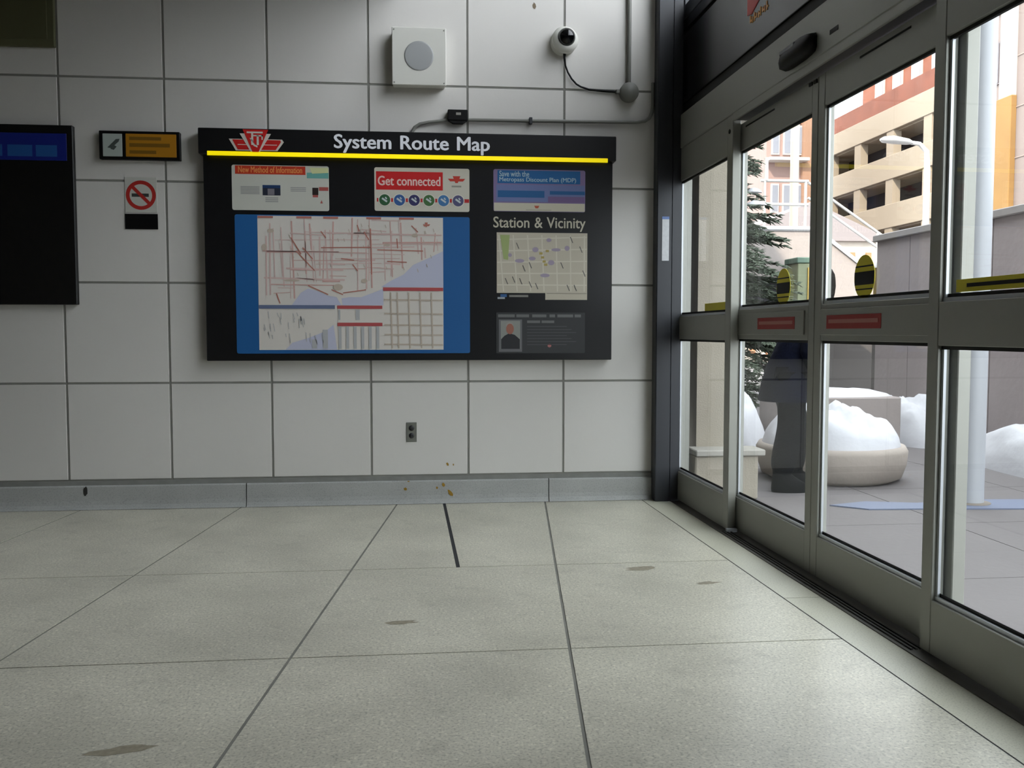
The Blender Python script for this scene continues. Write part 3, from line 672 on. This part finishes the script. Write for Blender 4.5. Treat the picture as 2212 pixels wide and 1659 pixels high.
# ---- horizontal conduit, small black box
hc = MB().tube([(-.045, -.018, 2.66), (-.045, -.018, 2.52), (-.050, -.018, 2.475), (-.066, -.018, 2.440), (-.095, -.018, 2.420), (-.15, -.018, 2.411), (-.6, -.018, 2.407), (-1.215, -.018, 2.402)], .011, 10).build('horizontal_conduit', CONDUIT); tag(hc, 'grey conduit bent at the corner, running above the map board', 'conduit')
MB().box(-.835, -.815, -.034, -.0005, 2.385, 2.425, .002).build('clip', DARKM, hc)
sb = empty('black_junction_box', (-1.28, 0, 2.38)); tag(sb, 'small black junction box above the word Map on the board', 'junction box')
MB().box(-1.343, -1.220, -.045, -.0005, 2.392, 2.459, .004).build('body', BLACKM, sb)
MB().prism([(-1.335, 2.392), (-1.228, 2.392), (-1.25, 2.377), (-1.31, 2.377)], 'y', -.04, -.0005).build('lip', BLACKM, sb)
MB().box(-1.292, -1.262, -.0462, -.0448, 2.425, 2.440).build('label_tag', pm((150, 148, 140)), sb)
wc = MB().tube([(-1.335, -.015, 2.405), (-1.39, -.015, 2.392), (-1.46, -.015, 2.384), (-1.515, -.015, 2.372), (-1.548, -.015, 2.350), (-1.562, -.015, 2.322), (-1.565, -.015, 2.300)], .010, 10).build('flexible_conduit', mat('pale_conduit', (128, 128, 122), .5)); tag(wc, 'short pale conduit dropping from the black box into the board', 'conduit')
# ---- wall outlet
ou = empty('wall_outlet', (-1.578, 0, .39)); tag(ou, 'metal wall outlet plate with two dark sockets below the board', 'outlet')
MB().box(-1.611, -1.546, -.005, -.0003, .392, .516, .0015).build('plate', mat('steel_plate', (128, 129, 122), .4, metal=.4), ou)
for zc in (.432, .480):
    s_ = MB(); s_.lathe((-1.5785, -.005, zc), (0, -1, 0), [(0, .0175), (.0025, .0170), (.003, .001)], 20); so = s_.build('socket', mat('socket_face', (40, 40, 42), .5), ou)
    b_ = MB(); b_.box(-1.588, -1.585, -.0088, -.0078, zc - .005, zc + .007); b_.box(-1.573, -1.570, -.0088, -.0078, zc - .005, zc + .007); b_.build('slot', RUBBER, so)


# ================================================================== OUTSIDE
gd = MB().box(.34, 60, -14, 75, -.4, -.004).build('ground', PAVE); tag(gd, 'pale grey paved ground outside the doors', 'ground', kind='structure')
# pavement slabs close to the doors
for i in range(5):
    for j in range(6):
        x0, y0 = .36 + i * 1.1, -4.2 + j * 1.1
        if x0 + 1.1 > 3.8: continue
        MB().box(x0 + .003, x0 + 1.097, y0 + .003, y0 + 1.097, -.03, 0.0).build('paving_slab', PAVE, gd)
def heap(name, cx, cy, rx, ry, h, seed, m=SNOW, nx=26, z0=0.0, pw=.7, amp=.35, parent=None):
    mb = MB(); vs = []
    for i in range(nx + 1):
        for j in range(nx + 1):
            a, b = -1 + 2 * i / nx, -1 + 2 * j / nx
            d = math.sqrt(a * a * (1 - b * b / 2) + b * b * (1 - a * a / 2)) if True else 0
            px, py = a * math.sqrt(max(0, 1 - b * b / 2)), b * math.sqrt(max(0, 1 - a * a / 2))
            rr = min(1, math.hypot(px, py)); f = max(0.0, 1 - rr ** 2.2) ** pw
            nz = 1 + amp * noise.noise(Vector((px * 2.3 + seed, py * 2.3, seed * .7))) + amp * .4 * noise.noise(Vector((px * 6 + seed, py * 6, seed)))
            vs.append((cx + px * rx, cy + py * ry, z0 + h * f * nz))
    n = nx + 1
    mb.add(vs, [(i * n + j, (i + 1) * n + j, (i + 1) * n + j + 1, i * n + j + 1) for i in range(nx) for j in range(nx)], True)
    # closed underside
    rim = [i * n for i in range(n)] + [nx * n + j for j in range(1, n)] + [i * n + nx for i in range(nx - 1, -1, -1)] + [j for j in range(nx - 1, 0, -1)]
    b0 = [(vs[i][0], vs[i][1], z0 - .003) for i in rim]; tp = [vs[i] for i in rim]; k = len(rim)
    mb.add(tp + b0, [(i, (i + 1) % k, k + (i + 1) % k, k + i) for i in range(k)]); mb.add(b0, [list(range(k))])
    return mb.build(name, m, parent)
# exterior end wall with its plinth
ew = empty('exterior_wall', (.5, .2, 0)); tag(ew, 'beige stucco wall with a low plinth just outside the doors', 'wall', kind='structure')
MB().box(.30, .60, .10, .55, 0, 6.2).build('stucco', STUCCO, ew)
MB().box(-7.6, .30, .56, 12, 0, 6.95).build('station_mass', CONCD, ew)
MB().box(.24, .66, -.08, .10, 0, .285, .008).build('plinth', STUCCO, ew)
MB().box(.24, .70, -.10, .12, .285, .325, .006).build('plinth_cap', mat('plinth_cap', (164, 160, 152), .9, var=.04), ew)
# roof post
rp = empty('roof_post', (1.94, -.36, 0)); tag(rp, 'round white painted post standing outside the right fixed panel', 'post')
MB().lathe((1.94, -.36, 0.0), (0, 0, 1), [(0, .080), (6.15, .080)], 32).build('shaft', mat('white_post', (168, 170, 174), .5), rp)
MB().lathe((1.94, -.36, 0.0), (0, 0, 1), [(0, .12), (.012, .12), (.016, .082)], 32).build('base_plate', mat('post_base', (117, 109, 101), .8), rp)
MB().box(.36, 2.10, -.46, -.26, 6.15, 6.35, .01).build('beam', CONCD, rp)
# flat bluish patch laid on the pavement
def flat_patch(name, pts, m, label, cat):
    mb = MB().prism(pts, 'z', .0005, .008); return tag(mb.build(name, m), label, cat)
BLUISH = mat('blue_grey', (104, 111, 130), .6, spec=.2)
flat_patch('bluish_patch', [(1.02, -.35), (1.2, -.50), (1.6, -.52), (1.95, -.56), (2.5, -.60), (2.9, -.45), (2.45, -.30), (1.95, -.26), (1.6, -.34), (1.3, -.26)], BLUISH, 'thin bluish patch on the pavement before the planter', 'ice')
# round planter full of snow
rpl = empty('round_planter', (1.54, .76, 0)); tag(rpl, 'low round concrete planter heaped with bright snow', 'planter')
def rr_ring(rx, ry, z, n=48): return [(1.54 + rx * math.cos(2 * math.pi * i / n), .76 + ry * math.sin(2 * math.pi * i / n), z) for i in range(n)]
MB().rings([rr_ring(.44, .44, 0), rr_ring(.50, .50, .03), rr_ring(.53, .53, .12), rr_ring(.54, .54, .22), rr_ring(.52, .52, .255), rr_ring(.45, .45, .257), rr_ring(.43, .43, .22)]).build('basin', mat('planter_concrete', (158, 148, 139), .9, var=.06, scale=3, bump=.2, bscale=20), rpl)
heap('snow_heap', 1.54, .77, .50, .50, .28, 3.1, z0=.23, parent=rpl, amp=.5, pw=.55)
for i, (x, y, z, s) in enumerate(((1.36, .46, .36, .04), (1.44, .42, .35, .03), (1.86, .55, .37, .035))):
    heap('soil_clump', x, y, s, s * .8, s * 1.1, 9 + i, m=mat('wet_soil', (80, 70, 63), .9), nx=8, z0=z - .02, parent=rpl)
# snow lying along the retaining wall
tag(heap('snow_bank', 3.36, 2.88, .43, .76, .46, 5.2), 'snow bank piled against the concrete wall left of the post', 'snow')
tag(heap('snow_bank', 3.36, .62, .42, 1.25, .36, 8.4), 'snow bank at the foot of the concrete wall right of the post', 'snow')
# retaining wall of upright panels
rw = empty('retaining_wall', (3.95, 1.7, 0)); tag(rw, 'tall grey concrete retaining wall of upright panels with a cap', 'wall', kind='structure')
RW = mat('mauve_concrete', (160, 150, 149), .9, var=.06, scale=1.5, bump=.2, bscale=14)
MB().box(3.83, 4.10, -4.2, 4.43, 0, 2.14).build('core', CONCD, rw)
for i in range(12):
    y0 = 4.44 - (i + 1) * .72
    MB().box(3.80, 3.835, y0 + .006, y0 + .714, 0, 2.14, .004).build('panel', RW, rw)
MB().box(3.76, 4.14, -4.2, 4.47, 2.14, 2.215, .008).build('cap', mat('wall_cap', (160, 154, 151), .9, var=.04), rw)
MB().box(3.85, 4.15, 4.43, 4.60, 0, 1.22).build('pier_foot', CONCD, rw)
MB().box(3.85, 4.15, 4.43, 4.60, 1.22, 1.85).build('end_pier', mat('painted_sun_ochre', (125, 101, 69), .9, var=.06), rw)  # wall end; its sunlit edge is painted in as ochre
heap('cap_snow', 4.02, 4.62, .16, .26, .09, 2.2, z0=1.85, parent=rw)
# stepped ledges with snow behind the planter
lg = empty('stone_ledge', (2.45, 2.4, 0)); tag(lg, 'low concrete ledge with snow on top behind the round planter', 'ledge')
MB().box(1.75, 2.90, 2.2, 2.75, 0, .485, .012).build('block', CONC, lg)
heap('snow_cover', 2.35, 2.48, .58, .26, .07, 4.4, z0=.485, parent=lg)
BOUL = mat('brown_stone', (118, 96, 80), .95, var=.2, scale=9, bump=.5, bscale=18)
def rock(name, cx, cy, rx, ry, h, seed, label, group=None, z0=0):
    o = heap(name, cx, cy, rx, ry, h, seed, m=BOUL, nx=14, z0=z0, amp=.5, pw=.5); return tag(o, label, 'stone', group)
rock('boulder', 2.32, 3.0, .30, .22, .66, 1.5, 'tan boulder behind the concrete ledge')
rock('boulder', .80, 1.05, .22, .20, .30, 2.5, 'brown boulder under snow left of the dark figure')
tag(heap('snow_drift', 1.30, 2.45, .40, .45, .55, 7.7), 'white snow drift left of the dark figure, below the fir', 'snow')
tag(heap('snow_drift', .96, 1.62, .30, .24, .50, 3.7), 'small snow drift on the stones left of the dark figure', 'snow')
# stair with landing
sr = empty('concrete_stair', (4.0, 7.4, 0)); tag(sr, 'raised concrete landing and stair with snowy parapet in the distance', 'stair')
MB().box(.8, 4.2, 7.0, 7.2, 1.88, 2.555).build('parapet', CONC, sr)
MB().box(.8, 4.2, 6.96, 7.24, 2.555, 2.62, .02).build('parapet_snow', SNOW, sr)
MB().box(.8, 4.2, 7.2, 9.0, 1.86, 2.02).build('landing_slab', CONCD, sr)
MB().prism([(3.0, 1.86), (4.3, 1.86), (4.3, .9), (3.75, 1.31)], 'y', 7.15, 9.0).build('stair_soffit', mat('painted_shade_soffit', (59, 58, 61), .95), sr)  # shade beneath the flight is painted in as a dark colour
MB().prism([(4.2, 2.555), (5.75, 1.42), (5.75, 1.0), (4.2, 1.05)], 'y', 7.0, 7.2).build('sloping_parapet', CONC, sr)
MB().prism([(4.2, 2.555), (5.78, 1.40), (5.78, 1.46), (4.2, 2.62)], 'y', 6.97, 7.23).build('parapet_snow', SNOW, sr)
MB().box(4.3, 6.5, 8.6, 9.0, 0, 1.9).build('under_stair_wall', mat('painted_shade_wall', (70, 66, 64), .95), sr)  # back of the recess, its shade put into the dark colour
MB().prism([(4.30, 1.90), (4.46, 1.72), (4.40, 1.45), (4.32, 1.40)], 'y', 6.990, 6.999).build('rust_stain', mat('rust_stain', (134, 93, 70), .9), sr)
WR = mat('white_rail', (177, 176, 174), .5)
for z in (3.29, 2.95): MB().tube([(3.40, 7.1, z), (4.12, 7.1, z)], .022, 8).build('rail', WR, sr)
for x in (3.46, 4.08): MB().tube([(x, 7.1, 2.6), (x, 7.1, 3.29)], .022, 8).build('rail_post', WR, sr)
MB().tube([(3.48, 7.1, 3.29), (3.48, 7.1, 3.62)], .032, 8).build('rail_post', WR, sr)
for dz in (0, -.22): MB().tube([(4.12, 7.1, 3.27 + dz), (5.75, 7.1, 2.20 + dz)], .02, 8).build('rail', WR, sr)
MB().tube([(5.2, 7.1, 1.85), (5.2, 7.1, 2.55)], .022, 8).build('rail_post', WR, sr)
# green and yellow cabinet
gc_ = empty('utility_cabinet', (4.0, 6.5, 0)); tag(gc_, 'pale green and yellow utility cabinet in front of the stair', 'cabinet')
MB().box(3.66, 4.02, 6.35, 6.75, .10, 2.04, .01).build('body', mat('cabinet_green', (110, 116, 88), .6), gc_)
MB().box(3.64, 4.04, 6.33, 6.77, 2.04, 2.12, .01).build('lid', mat('cabinet_lid', (74, 98, 84), .6), gc_)
MB().box(3.80, 3.99, 6.335, 6.351, 1.35, 1.98, .004).build('yellow_door', mat('cabinet_yellow', (161, 134, 55), .6), gc_)
MB().box(3.69, 3.99, 6.38, 6.72, 0, .10).build('foot', CONCD, gc_)
# street lamp
sl = empty('street_lamp', (8.8, 12, 0)); tag(sl, 'white street lamp with a flat head before the parking structure', 'street lamp')
MB().tube([(8.8, 12, 0), (8.8, 12, 4.4), (8.78, 12, 4.78), (8.62, 12, 4.93), (8.45, 12, 4.95)], [.07, .06, .05, .045, .04], 10).build('pole', WR, sl)
MB().rings([[(x, 12 + w_ * c, z0 + h_ * s) for c, s in [(math.cos(2 * math.pi * i / 10), math.sin(2 * math.pi * i / 10)) for i in range(10)]] for x, w_, h_, z0 in ((8.48, .03, .03, 4.95), (8.35, .12, .06, 4.97), (8.05, .15, .08, 5.0), (7.85, .11, .06, 5.0), (7.78, .03, .02, 5.0))]).build('lamp_head', WR, sl)
tp = empty('white_pole', (5.05, 9.8, 0)); tag(tp, 'tall cream pole rising behind the railing of the stair', 'pole')
MB().tube([(5.05, 9.8, 0), (5.05, 9.8, 6.5)], .075, 12).build('shaft', mat('cream_pole', (185, 177, 153), .6), tp)
MB().lathe((5.05, 9.8, 0), (0, 0, 1), [(0, .15), (.03, .15), (.05, .08)], 16).build('base', CONCD, tp)

# ---- parking structure (faces -x)
PB = mat('beige_precast', (150, 138, 122), .9, var=.03, scale=.6)
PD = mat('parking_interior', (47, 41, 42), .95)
pk = empty('parking_structure', (30, 43, 0)); tag(pk, 'beige parking structure with dark open decks behind the street lamp', 'building')
YA, YB = 35.0, 51.0
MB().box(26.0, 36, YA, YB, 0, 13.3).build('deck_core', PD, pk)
for i, (z0, z1) in enumerate(((12.10, 13.35), (9.47, 10.76), (6.82, 8.11), (4.17, 5.46), (0, 2.8))):
    MB().box(24.0, 24.35, YA, YB, z0, z1, .02).build('spandrel_band', PB, pk)
    if i < 4: MB().box(24.3, 26.0, YA, YB, z0 - .05, z0 + .25).build('deck_slab', PB, pk)
MB().box(24.02, 26.0, YB - .35, YB - .02, 0, 13.3).build('end_wall', PB, pk)
bays = [38.15, 41.85, 45.55, 49.25, 50.7, 35.2]
for y0 in bays[:5]:
    for (z0, z1) in ((10.76, 12.10), (8.11, 9.47), (5.46, 6.82), (2.8, 4.17)):
        MB().box(24.05, 24.5, y0 - 1.9 + 1.6, y0 - 1.9 + 2.35, z0, z1).build('pier', PB, pk)
# brick storey set over it
BRK = mat('orange_brick', (123, 74, 55), .95, var=.12, scale=1.4)
bk = empty('brick_block', (34, 43, 13)); tag(bk, 'orange brick storeys rising over the parking structure', 'building')
MB().box(27.5, 38, YA, YB + 1, 13.4, 22).build('wall', BRK, bk)
MB().box(24.6, 27.5, YA, YB, 13.4, 14.6).build('sloped_roof', mat('brick_darker', (117, 70, 55), .95, var=.15, scale=1.2), bk)  # brick slightly darker than the storeys behind
for i in range(7):
    for z0 in (15.6, 18.4):
        y0 = 36.2 + i * 2.15
        wi = MB().box(27.40, 27.52, y0, y0 + 1.1, z0, z0 + 1.6).build('window', mat('pale_window_frame', (182, 174, 166), .6), bk)
        MB().box(27.37, 27.41, y0 + .1, y0 + 1.0, z0 + .1, z0 + 1.5).build('pane', mat('far_glass', (133, 129, 133), .2), wi)
# ---- pale block with yellow pilasters (right)
ob2 = empty('office_block', (26, 26, 0)); tag(ob2, 'pinkish panelled office block with an ochre pilaster at the far right', 'building')
MB().box(22.0, 32, 19.5, 31.0, 0, 18).build('wall', mat('pink_panel', (123, 111, 106), .9, var=.03, scale=.5), ob2)
for y0, yw in ((28.35, .95), (24.6, .95), (21.0, .95)):
    MB().box(21.75, 22.02, y0, y0 + yw, 0, 10.5, .03).build('pilaster', mat('ochre_panel', (133, 101, 58), .9, var=.08, scale=.8), ob2)
    MB().box(21.80, 22.02, y0 + .05, y0 + yw - .1, 10.5, 18).build('white_pilaster', mat('white_panel', (168, 165, 160), .8), ob2)
    for z0 in (5.6, 8.4, 11.2, 14):
        wi = MB().box(21.93, 22.03, y0 + yw + .10, y0 + yw + .50, z0, z0 + 1.7).build('window', mat('dark_window', (94, 83, 83), .4), ob2)
        MB().box(21.91, 21.94, y0 + yw + .14, y0 + yw + .46, z0 + .06, z0 + 1.64).build('pane', mat('far_glass2', (86, 80, 83), .2), wi)
    for z0 in range(4, 18, 2): MB().box(21.97, 22.01, y0 - 2.4, y0, z0, z0 + .04).build('panel_joint', mat('joint_pink', (142, 126, 118), .9), ob2)
# ---- pink apartment building (seen over the landing)
ap_ = empty('apartment_block', (19, 44, 0)); tag(ap_, 'pink and orange apartment block seen over the snowy landing', 'building')
PK = mat('pink_render', (145, 121, 114), .9, var=.04, scale=.4)
MB().box(16.3, 18.7, 40, 50, 0, 13.4).build('wall', PK, ap_)
MB().box(18.15, 18.7, 39.7, 40.05, 0, 16).build('stair_tower', mat('tan_render', (137, 106, 86), .9, var=.06, scale=.7), ap_)
MB().box(17.3, 18.8, 39.8, 50, 13.4, 15.5).build('roof', BRK, ap_)
for i in range(4):
    for k in range(3):
        x0, z0 = 16.55 + k * .62, 1.3 + i * 3.0
        wi = MB().box(x0, x0 + .42, 39.90, 40.02, z0, z0 + 1.5).build('window', mat('white_frame_far', (188, 185, 180), .6), ap_)
        MB().box(x0 + .06, x0 + .36, 39.87, 39.91, z0 + .08, z0 + 1.42).build('pane', mat('far_glass3', (125, 128, 137), .2), wi)
    MB().box(16.2, 18.3, 39.2, 40.0, .9 + i * 3.0, 1.05 + i * 3.0).build('balcony', mat('balcony_white', (187, 179, 172), .8), ap_)
for k in range(4): MB().box(16.3 + k * .55, 16.55 + k * .55, 39.92, 40.01, 11.9, 13.3).build('orange_panel', mat('orange_panel', (179, 123, 86), .9), ap_)
lo = empty('low_house', (11.5, 26, 0)); tag(lo, 'low pale house with orange stripes seen beneath the landing', 'building')
MB().box(9.5, 15.5, 26, 31, 0, 4.4).build('wall', mat('cream_wall', (187, 177, 166), .9, var=.03), lo)
for k in range(9): MB().box(9.7 + k * .62, 9.9 + k * .62, 25.93, 26.01, .2, 4.0).build('stripe', mat('orange_stripe', (168, 117, 86), .9), lo)
MB().prism([(9.3, 4.4), (15.7, 4.4), (12.5, 5.8)], 'y', 25.8, 31.2).build('roof', mat('house_roof', (133, 125, 125), .9), lo)

# ---- fir tree
def fir(name, x, y, h, rad, label, seed):
    rg = random.Random(seed); o = empty(name, (x, y, 0)); tag(o, label, 'tree')
    MB().tube([(x, y, 0), (x + .02, y, h * .5), (x, y, h * .98)], [.11, .07, .015], 9).build('trunk', mat('bark', (64, 53, 45), .95, var=.2, scale=20), o)
    br = MB(); fo = MB()
    lev = 40
    for i in range(lev):
        t = i / (lev - 1); z = .35 + (h - .55) * t; L_ = rad * (1 - t) ** .75 + .10
        for k in range(11 if t < .7 else 7):
            a = rg.uniform(0, 2 * math.pi); l = L_ * rg.uniform(.75, 1.1); dr = rg.uniform(.10, .30) * l
            P = [Vector((x + math.cos(a) * l * s, y + math.sin(a) * l * s, z - dr * s * s + .05 * s)) for s in (0, .35, .7, 1)]
            br.tube(P, [.014, .010, .007, .003], 5)
            side = Vector((-math.sin(a), math.cos(a), 0))
            m_n = int(10 + 26 * l)
            for q in range(m_n):
                s = .12 + .88 * q / m_n; seg = min(2, int(s * 3)); f = s * 3 - seg
                c = P[seg].lerp(P[seg + 1], min(1, f)); out = (P[3] - P[0]).normalized()
                for sg in (-1, 1, 0):
                    tw = (side * sg * rg.uniform(.6, 1) + out * rg.uniform(.5, .9) + Vector((0, 0, rg.uniform(-.45, .25)))).normalized() * rg.uniform(.07, .16) * (1.15 - .5 * s)
                    wv = tw.cross(Vector((0, 0, 1))).normalized() * rg.uniform(.010, .018); up = Vector((0, 0, .012))
                    fo.add([c - wv * .4, c + wv * .4, c + tw * .6 + wv, c + tw, c + tw * .6 - wv, c + tw * .5 + up], [(0, 1, 5), (1, 2, 5), (2, 3, 5), (3, 4, 5), (4, 0, 5)])
    tag(br.build('branches', mat('bark2', (70, 61, 51), .95), o), kind='stuff')
    f_ = fo.build('needles', mat('fir_needles', (72, 82, 66), .8, var=.22, scale=5), o); tag(f_, kind='stuff')
    # snow on a few boughs
    for k in range(7):
        a = rg.uniform(-1.9, -.2); z = rg.uniform(1.0, h * .85); l = rad * (1 - z / h) ** .75 * .8
        heap('bough_snow', x + math.cos(a) * l, y + math.sin(a) * l, rg.uniform(.07, .13), .06, .05, k + 11, nx=8, z0=z, parent=o)
    return o
fir('fir_tree', 1.96, 4.95, 4.5, 1.28, 'dark green fir tree behind the left sliding leaf', 5)

# ================================================================== the person outside
def skin_mesh(name, chains, m, parent, sub=2, root=None):
    """chains: list of [(x,y,z,r), ...]; points that coincide are welded"""
    vs, rs, es, idx = [], [], [], {}
    def gi(p):
        k = (round(p[0], 4), round(p[1], 4), round(p[2], 4))
        if k not in idx: idx[k] = len(vs); vs.append(p[:3]); rs.append(p[3])
        return idx[k]
    for c in chains:
        for a, b in zip(c[:-1], c[1:]): es.append((gi(a), gi(b)))
    me = bpy.data.meshes.new(name); me.from_pydata(vs, es, [])
    o = bpy.data.objects.new(name, me); col.objects.link(o)
    md = o.modifiers.new('skin', 'SKIN'); md.use_smooth_shade = True
    for i, sv in enumerate(me.skin_vertices[0].data):
        r = rs[i]; sv.radius = r if isinstance(r, tuple) else (r, r); sv.use_root = (i == (idx[tuple(round(v, 4) for v in root)] if root else 0))
    o.modifiers.new('sub', 'SUBSURF').levels = sub
    o.modifiers['sub'].render_levels = sub
    dg = bpy.context.evaluated_depsgraph_get(); dg.update()
    m2_ = bpy.data.meshes.new_from_object(o.evaluated_get(dg)); m2_.name = name
    bpy.data.objects.remove(o); bpy.data.meshes.remove(me)
    m2_.materials.clear(); m2_.materials.append(m)
    for p in m2_.polygons: p.use_smooth = True
    ob = bpy.data.objects.new(name, m2_); col.objects.link(ob); ob.parent = parent
    return ob
pe = empty('person', (1.00, .24, 0), R(-6), local=True)
tag(pe, 'person in a navy coat and dark trousers leaning forward outside the doors', 'person')
SKIN = mat('skin', (196, 150, 128), .6)
NAVY = mat('navy_cloth', (16, 19, 34), .9, var=.25, scale=30, bump=.3, bscale=60, spec=.05)
CHAR = mat('charcoal_cloth', (15, 16, 20), .95, var=.2, scale=26, bump=.3, bscale=60, spec=.05)
BOOT = mat('black_boot', (9, 9, 11), .6, spec=.1)
# local frame: +x forward (walking to the right), y sideways, z up
pel = (-.02, 0, .82, (.12, .105)); ch1 = (.05, 0, .98, (.125, .10)); ch2 = (.11, 0, 1.13, (.135, .105)); nk0 = (.145, 0, 1.235, (.060, .058)); nk1 = (.160, 0, 1.285, (.048, .048))
HX, HZ = .014, -.035
hd_ = [(.190 + HX, .010, 1.37 + HZ, (.060, .060)), (.194 + HX, .012, 1.43 + HZ, (.073, .073)), (.194 + HX, .008, 1.49 + HZ, (.068, .068)), (.19 + HX, 0, 1.525 + HZ, (.046, .046))]
chains = [[pel, ch1, ch2, nk0, nk1] + hd_]
legs = {}
for s, (kx, kz, ax, az) in ((-1, (-.01, .44, -.075, .085)), (1, (.075, .44, .055, .085))):
    hip = (-.02, s * .085, .80, .088); kn = (kx, s * .088, kz, .060); ca = ((kx + ax) / 2 - .012, s * .088, .30, .057); an = (ax, s * .088, az, .038); to = (ax + .12, s * .098, .040, .034)
    legs[s] = (hip, kn, ca, an, to); chains.append([pel, hip, kn, ca, an, to])
arms = {}
for s in (-1, 1):
    shd = (.115, s * .155, 1.19, .055); el = (.06, s * .215, .955, .042); wr_ = (.125, s * .205, .775, .028); pa = (.145, s * .20, .725, (.036, .020))
    arms[s] = (shd, el, wr_, pa); chains.append([ch2, shd, el, wr_, pa])
    for j, ln in enumerate((.062, .072, .068, .052)):
        oy = (j - 1.5) * .017; b0 = (pa[0] + .014, pa[1] + oy * .3, pa[2] - .018 + 0.0, .009)
        b1 = (pa[0] + .020 - j * .006, pa[1] + oy, pa[2] - .045 - ln * .2, .0085); b2 = (b1[0] - .012, b1[1], b1[2] - ln * .45, .0078); b3 = (b2[0] - .016, b2[1], b2[2] - ln * .25, .0068)
        chains.append([pa, b1, b2, b3])
    chains.append([pa, (pa[0] + .034, pa[1] - s * .012, pa[2] - .012, .010), (pa[0] + .048, pa[1] - s * .018, pa[2] - .040, .0085)])
# face: nose, ears, chin are extra verts of the same skin
chains += [[hd_[1], (.196 + HX, .106, 1.425 + HZ, .013)], [hd_[0], (.194 + HX, .074, 1.372 + HZ, .028)], [hd_[1], (.118 + HX, .002, 1.432 + HZ, .012)], [hd_[1], (.270 + HX, .002, 1.432 + HZ, .012)]]
bd_ = skin_mesh('body', chains, SKIN, pe, 2, root=pel[:3])
EYE = mat('eye_dark', (40, 34, 32), .3); LIP = mat('lips', (168, 96, 88), .5)
for s in (-1, 1):
    e = MB(); e.lathe((.194 + HX + s * .030, .076, 1.447 + HZ), (s * .25, 1, 0), [(0, .010), (.006, .008), (.009, .0005)], 12); e.build('eye', EYE, pe)
e = MB(); e.tube([(.176 + HX, .084, 1.388 + HZ), (.194 + HX, .096, 1.387 + HZ), (.212 + HX, .084, 1.388 + HZ)], [.003, .006, .003], 8); e.build('mouth', LIP, pe)
# hair
HX_ = 0.0; HZ_ = 0.0
def ering(c, rx, ry, z, n=20): return [(c + rx * math.cos(2 * math.pi * i / n), ry * math.sin(2 * math.pi * i / n), z) for i in range(n)]
MB().rings([[(p[0], p[1] + oy, p[2]) for p in ering(.192 + HX, a, b_, z + HZ)] for oy, a, b_, z in ((-.045, .058, .045, 1.335), (-.040, .070, .058, 1.38), (-.030, .078, .070, 1.43), (-.014, .080, .082, 1.475), (-.006, .077, .082, 1.51), (-.004, .060, .064, 1.545), (-.004, .026, .028, 1.562))]).build('hair', mat('dark_hair', (24, 19, 17), .8, spec=.05), pe)
# trousers
tr = [[(pel[0], 0, .80, (.125, .115)), (legs[s][0][0], legs[s][0][1], .76, .108), (legs[s][1][0], legs[s][1][1], .44, .096), (legs[s][2][0], legs[s][2][1], .27, .094), (legs[s][3][0], legs[s][3][1], .09, .090)] for s in (-1, 1)]
skin_mesh('trousers', tr, CHAR, pe, 2, root=(pel[0], 0, .80))
# coat: body of rings, sleeves, collar
ct = MB()
ct.rings([ering(c, rx, ry, z, 24) for c, rx, ry, z in ((-.025, .185, .195, .615), (-.022, .190, .198, .63), (-.015, .178, .188, .74), (.005, .160, .172, .86), (.045, .150, .166, .97), (.09, .148, .178, 1.09), (.118, .132, .190, 1.16), (.135, .105, .165, 1.205), (.146, .078, .105, 1.24), (.154, .070, .078, 1.265), (.160, .068, .072, 1.285))], True)
ct.build('coat', NAVY, pe)
for s in (-1, 1):
    shd, el, wr_, pa = arms[s]
    c_ = MB(); c_.tube([(shd[0] - .005, s * .120, 1.20), (shd[0], s * .165, 1.17), ((shd[0] + el[0]) / 2, s * .200, 1.06), (el[0], el[1], el[2]), ((el[0] + wr_[0]) / 2, (el[1] + wr_[1]) / 2, (el[2] + wr_[2]) / 2), (wr_[0], wr_[1], wr_[2] + .005)], [.070, .076, .068, .060, .053, .046], 14); c_.build('sleeve', NAVY, pe)
for s in (-1, 1):
    ax, ay = legs[s][3][0], legs[s][3][1]
    b = MB(); b.rings([[(ax + a0 + (a1 - a0) * (.5 - .5 * math.cos(2 * math.pi * i / 18)), ay + wd * math.sin(2 * math.pi * i / 18), z) for i in range(18)] for a0, a1, wd, z in ((-.065, .185, .050, 0.0), (-.070, .190, .054, .02), (-.068, .175, .052, .055), (-.064, .120, .050, .085), (-.060, .070, .052, .12), (-.060, .066, .054, .20))]); b.build('boot', BOOT, pe)

# print made of many tiny marks stays joined
for o in bpy.data.objects:
    if o.type == 'MESH' and o.parent is not None and o.name.split('.')[0] in ('pale_routes', 'routes', 'red_routes', 'grey_marks', 'timetable', 'downtown_inset', 'violet_marks', 'street_names', 'ochre_marks', 'text_lines', 'lettering_line', 'lettering', 'stain', 'streets', 'orange_strokes', 'monogram', 'red_picture', 'picture'):
        o['kind'] = 'stuff'
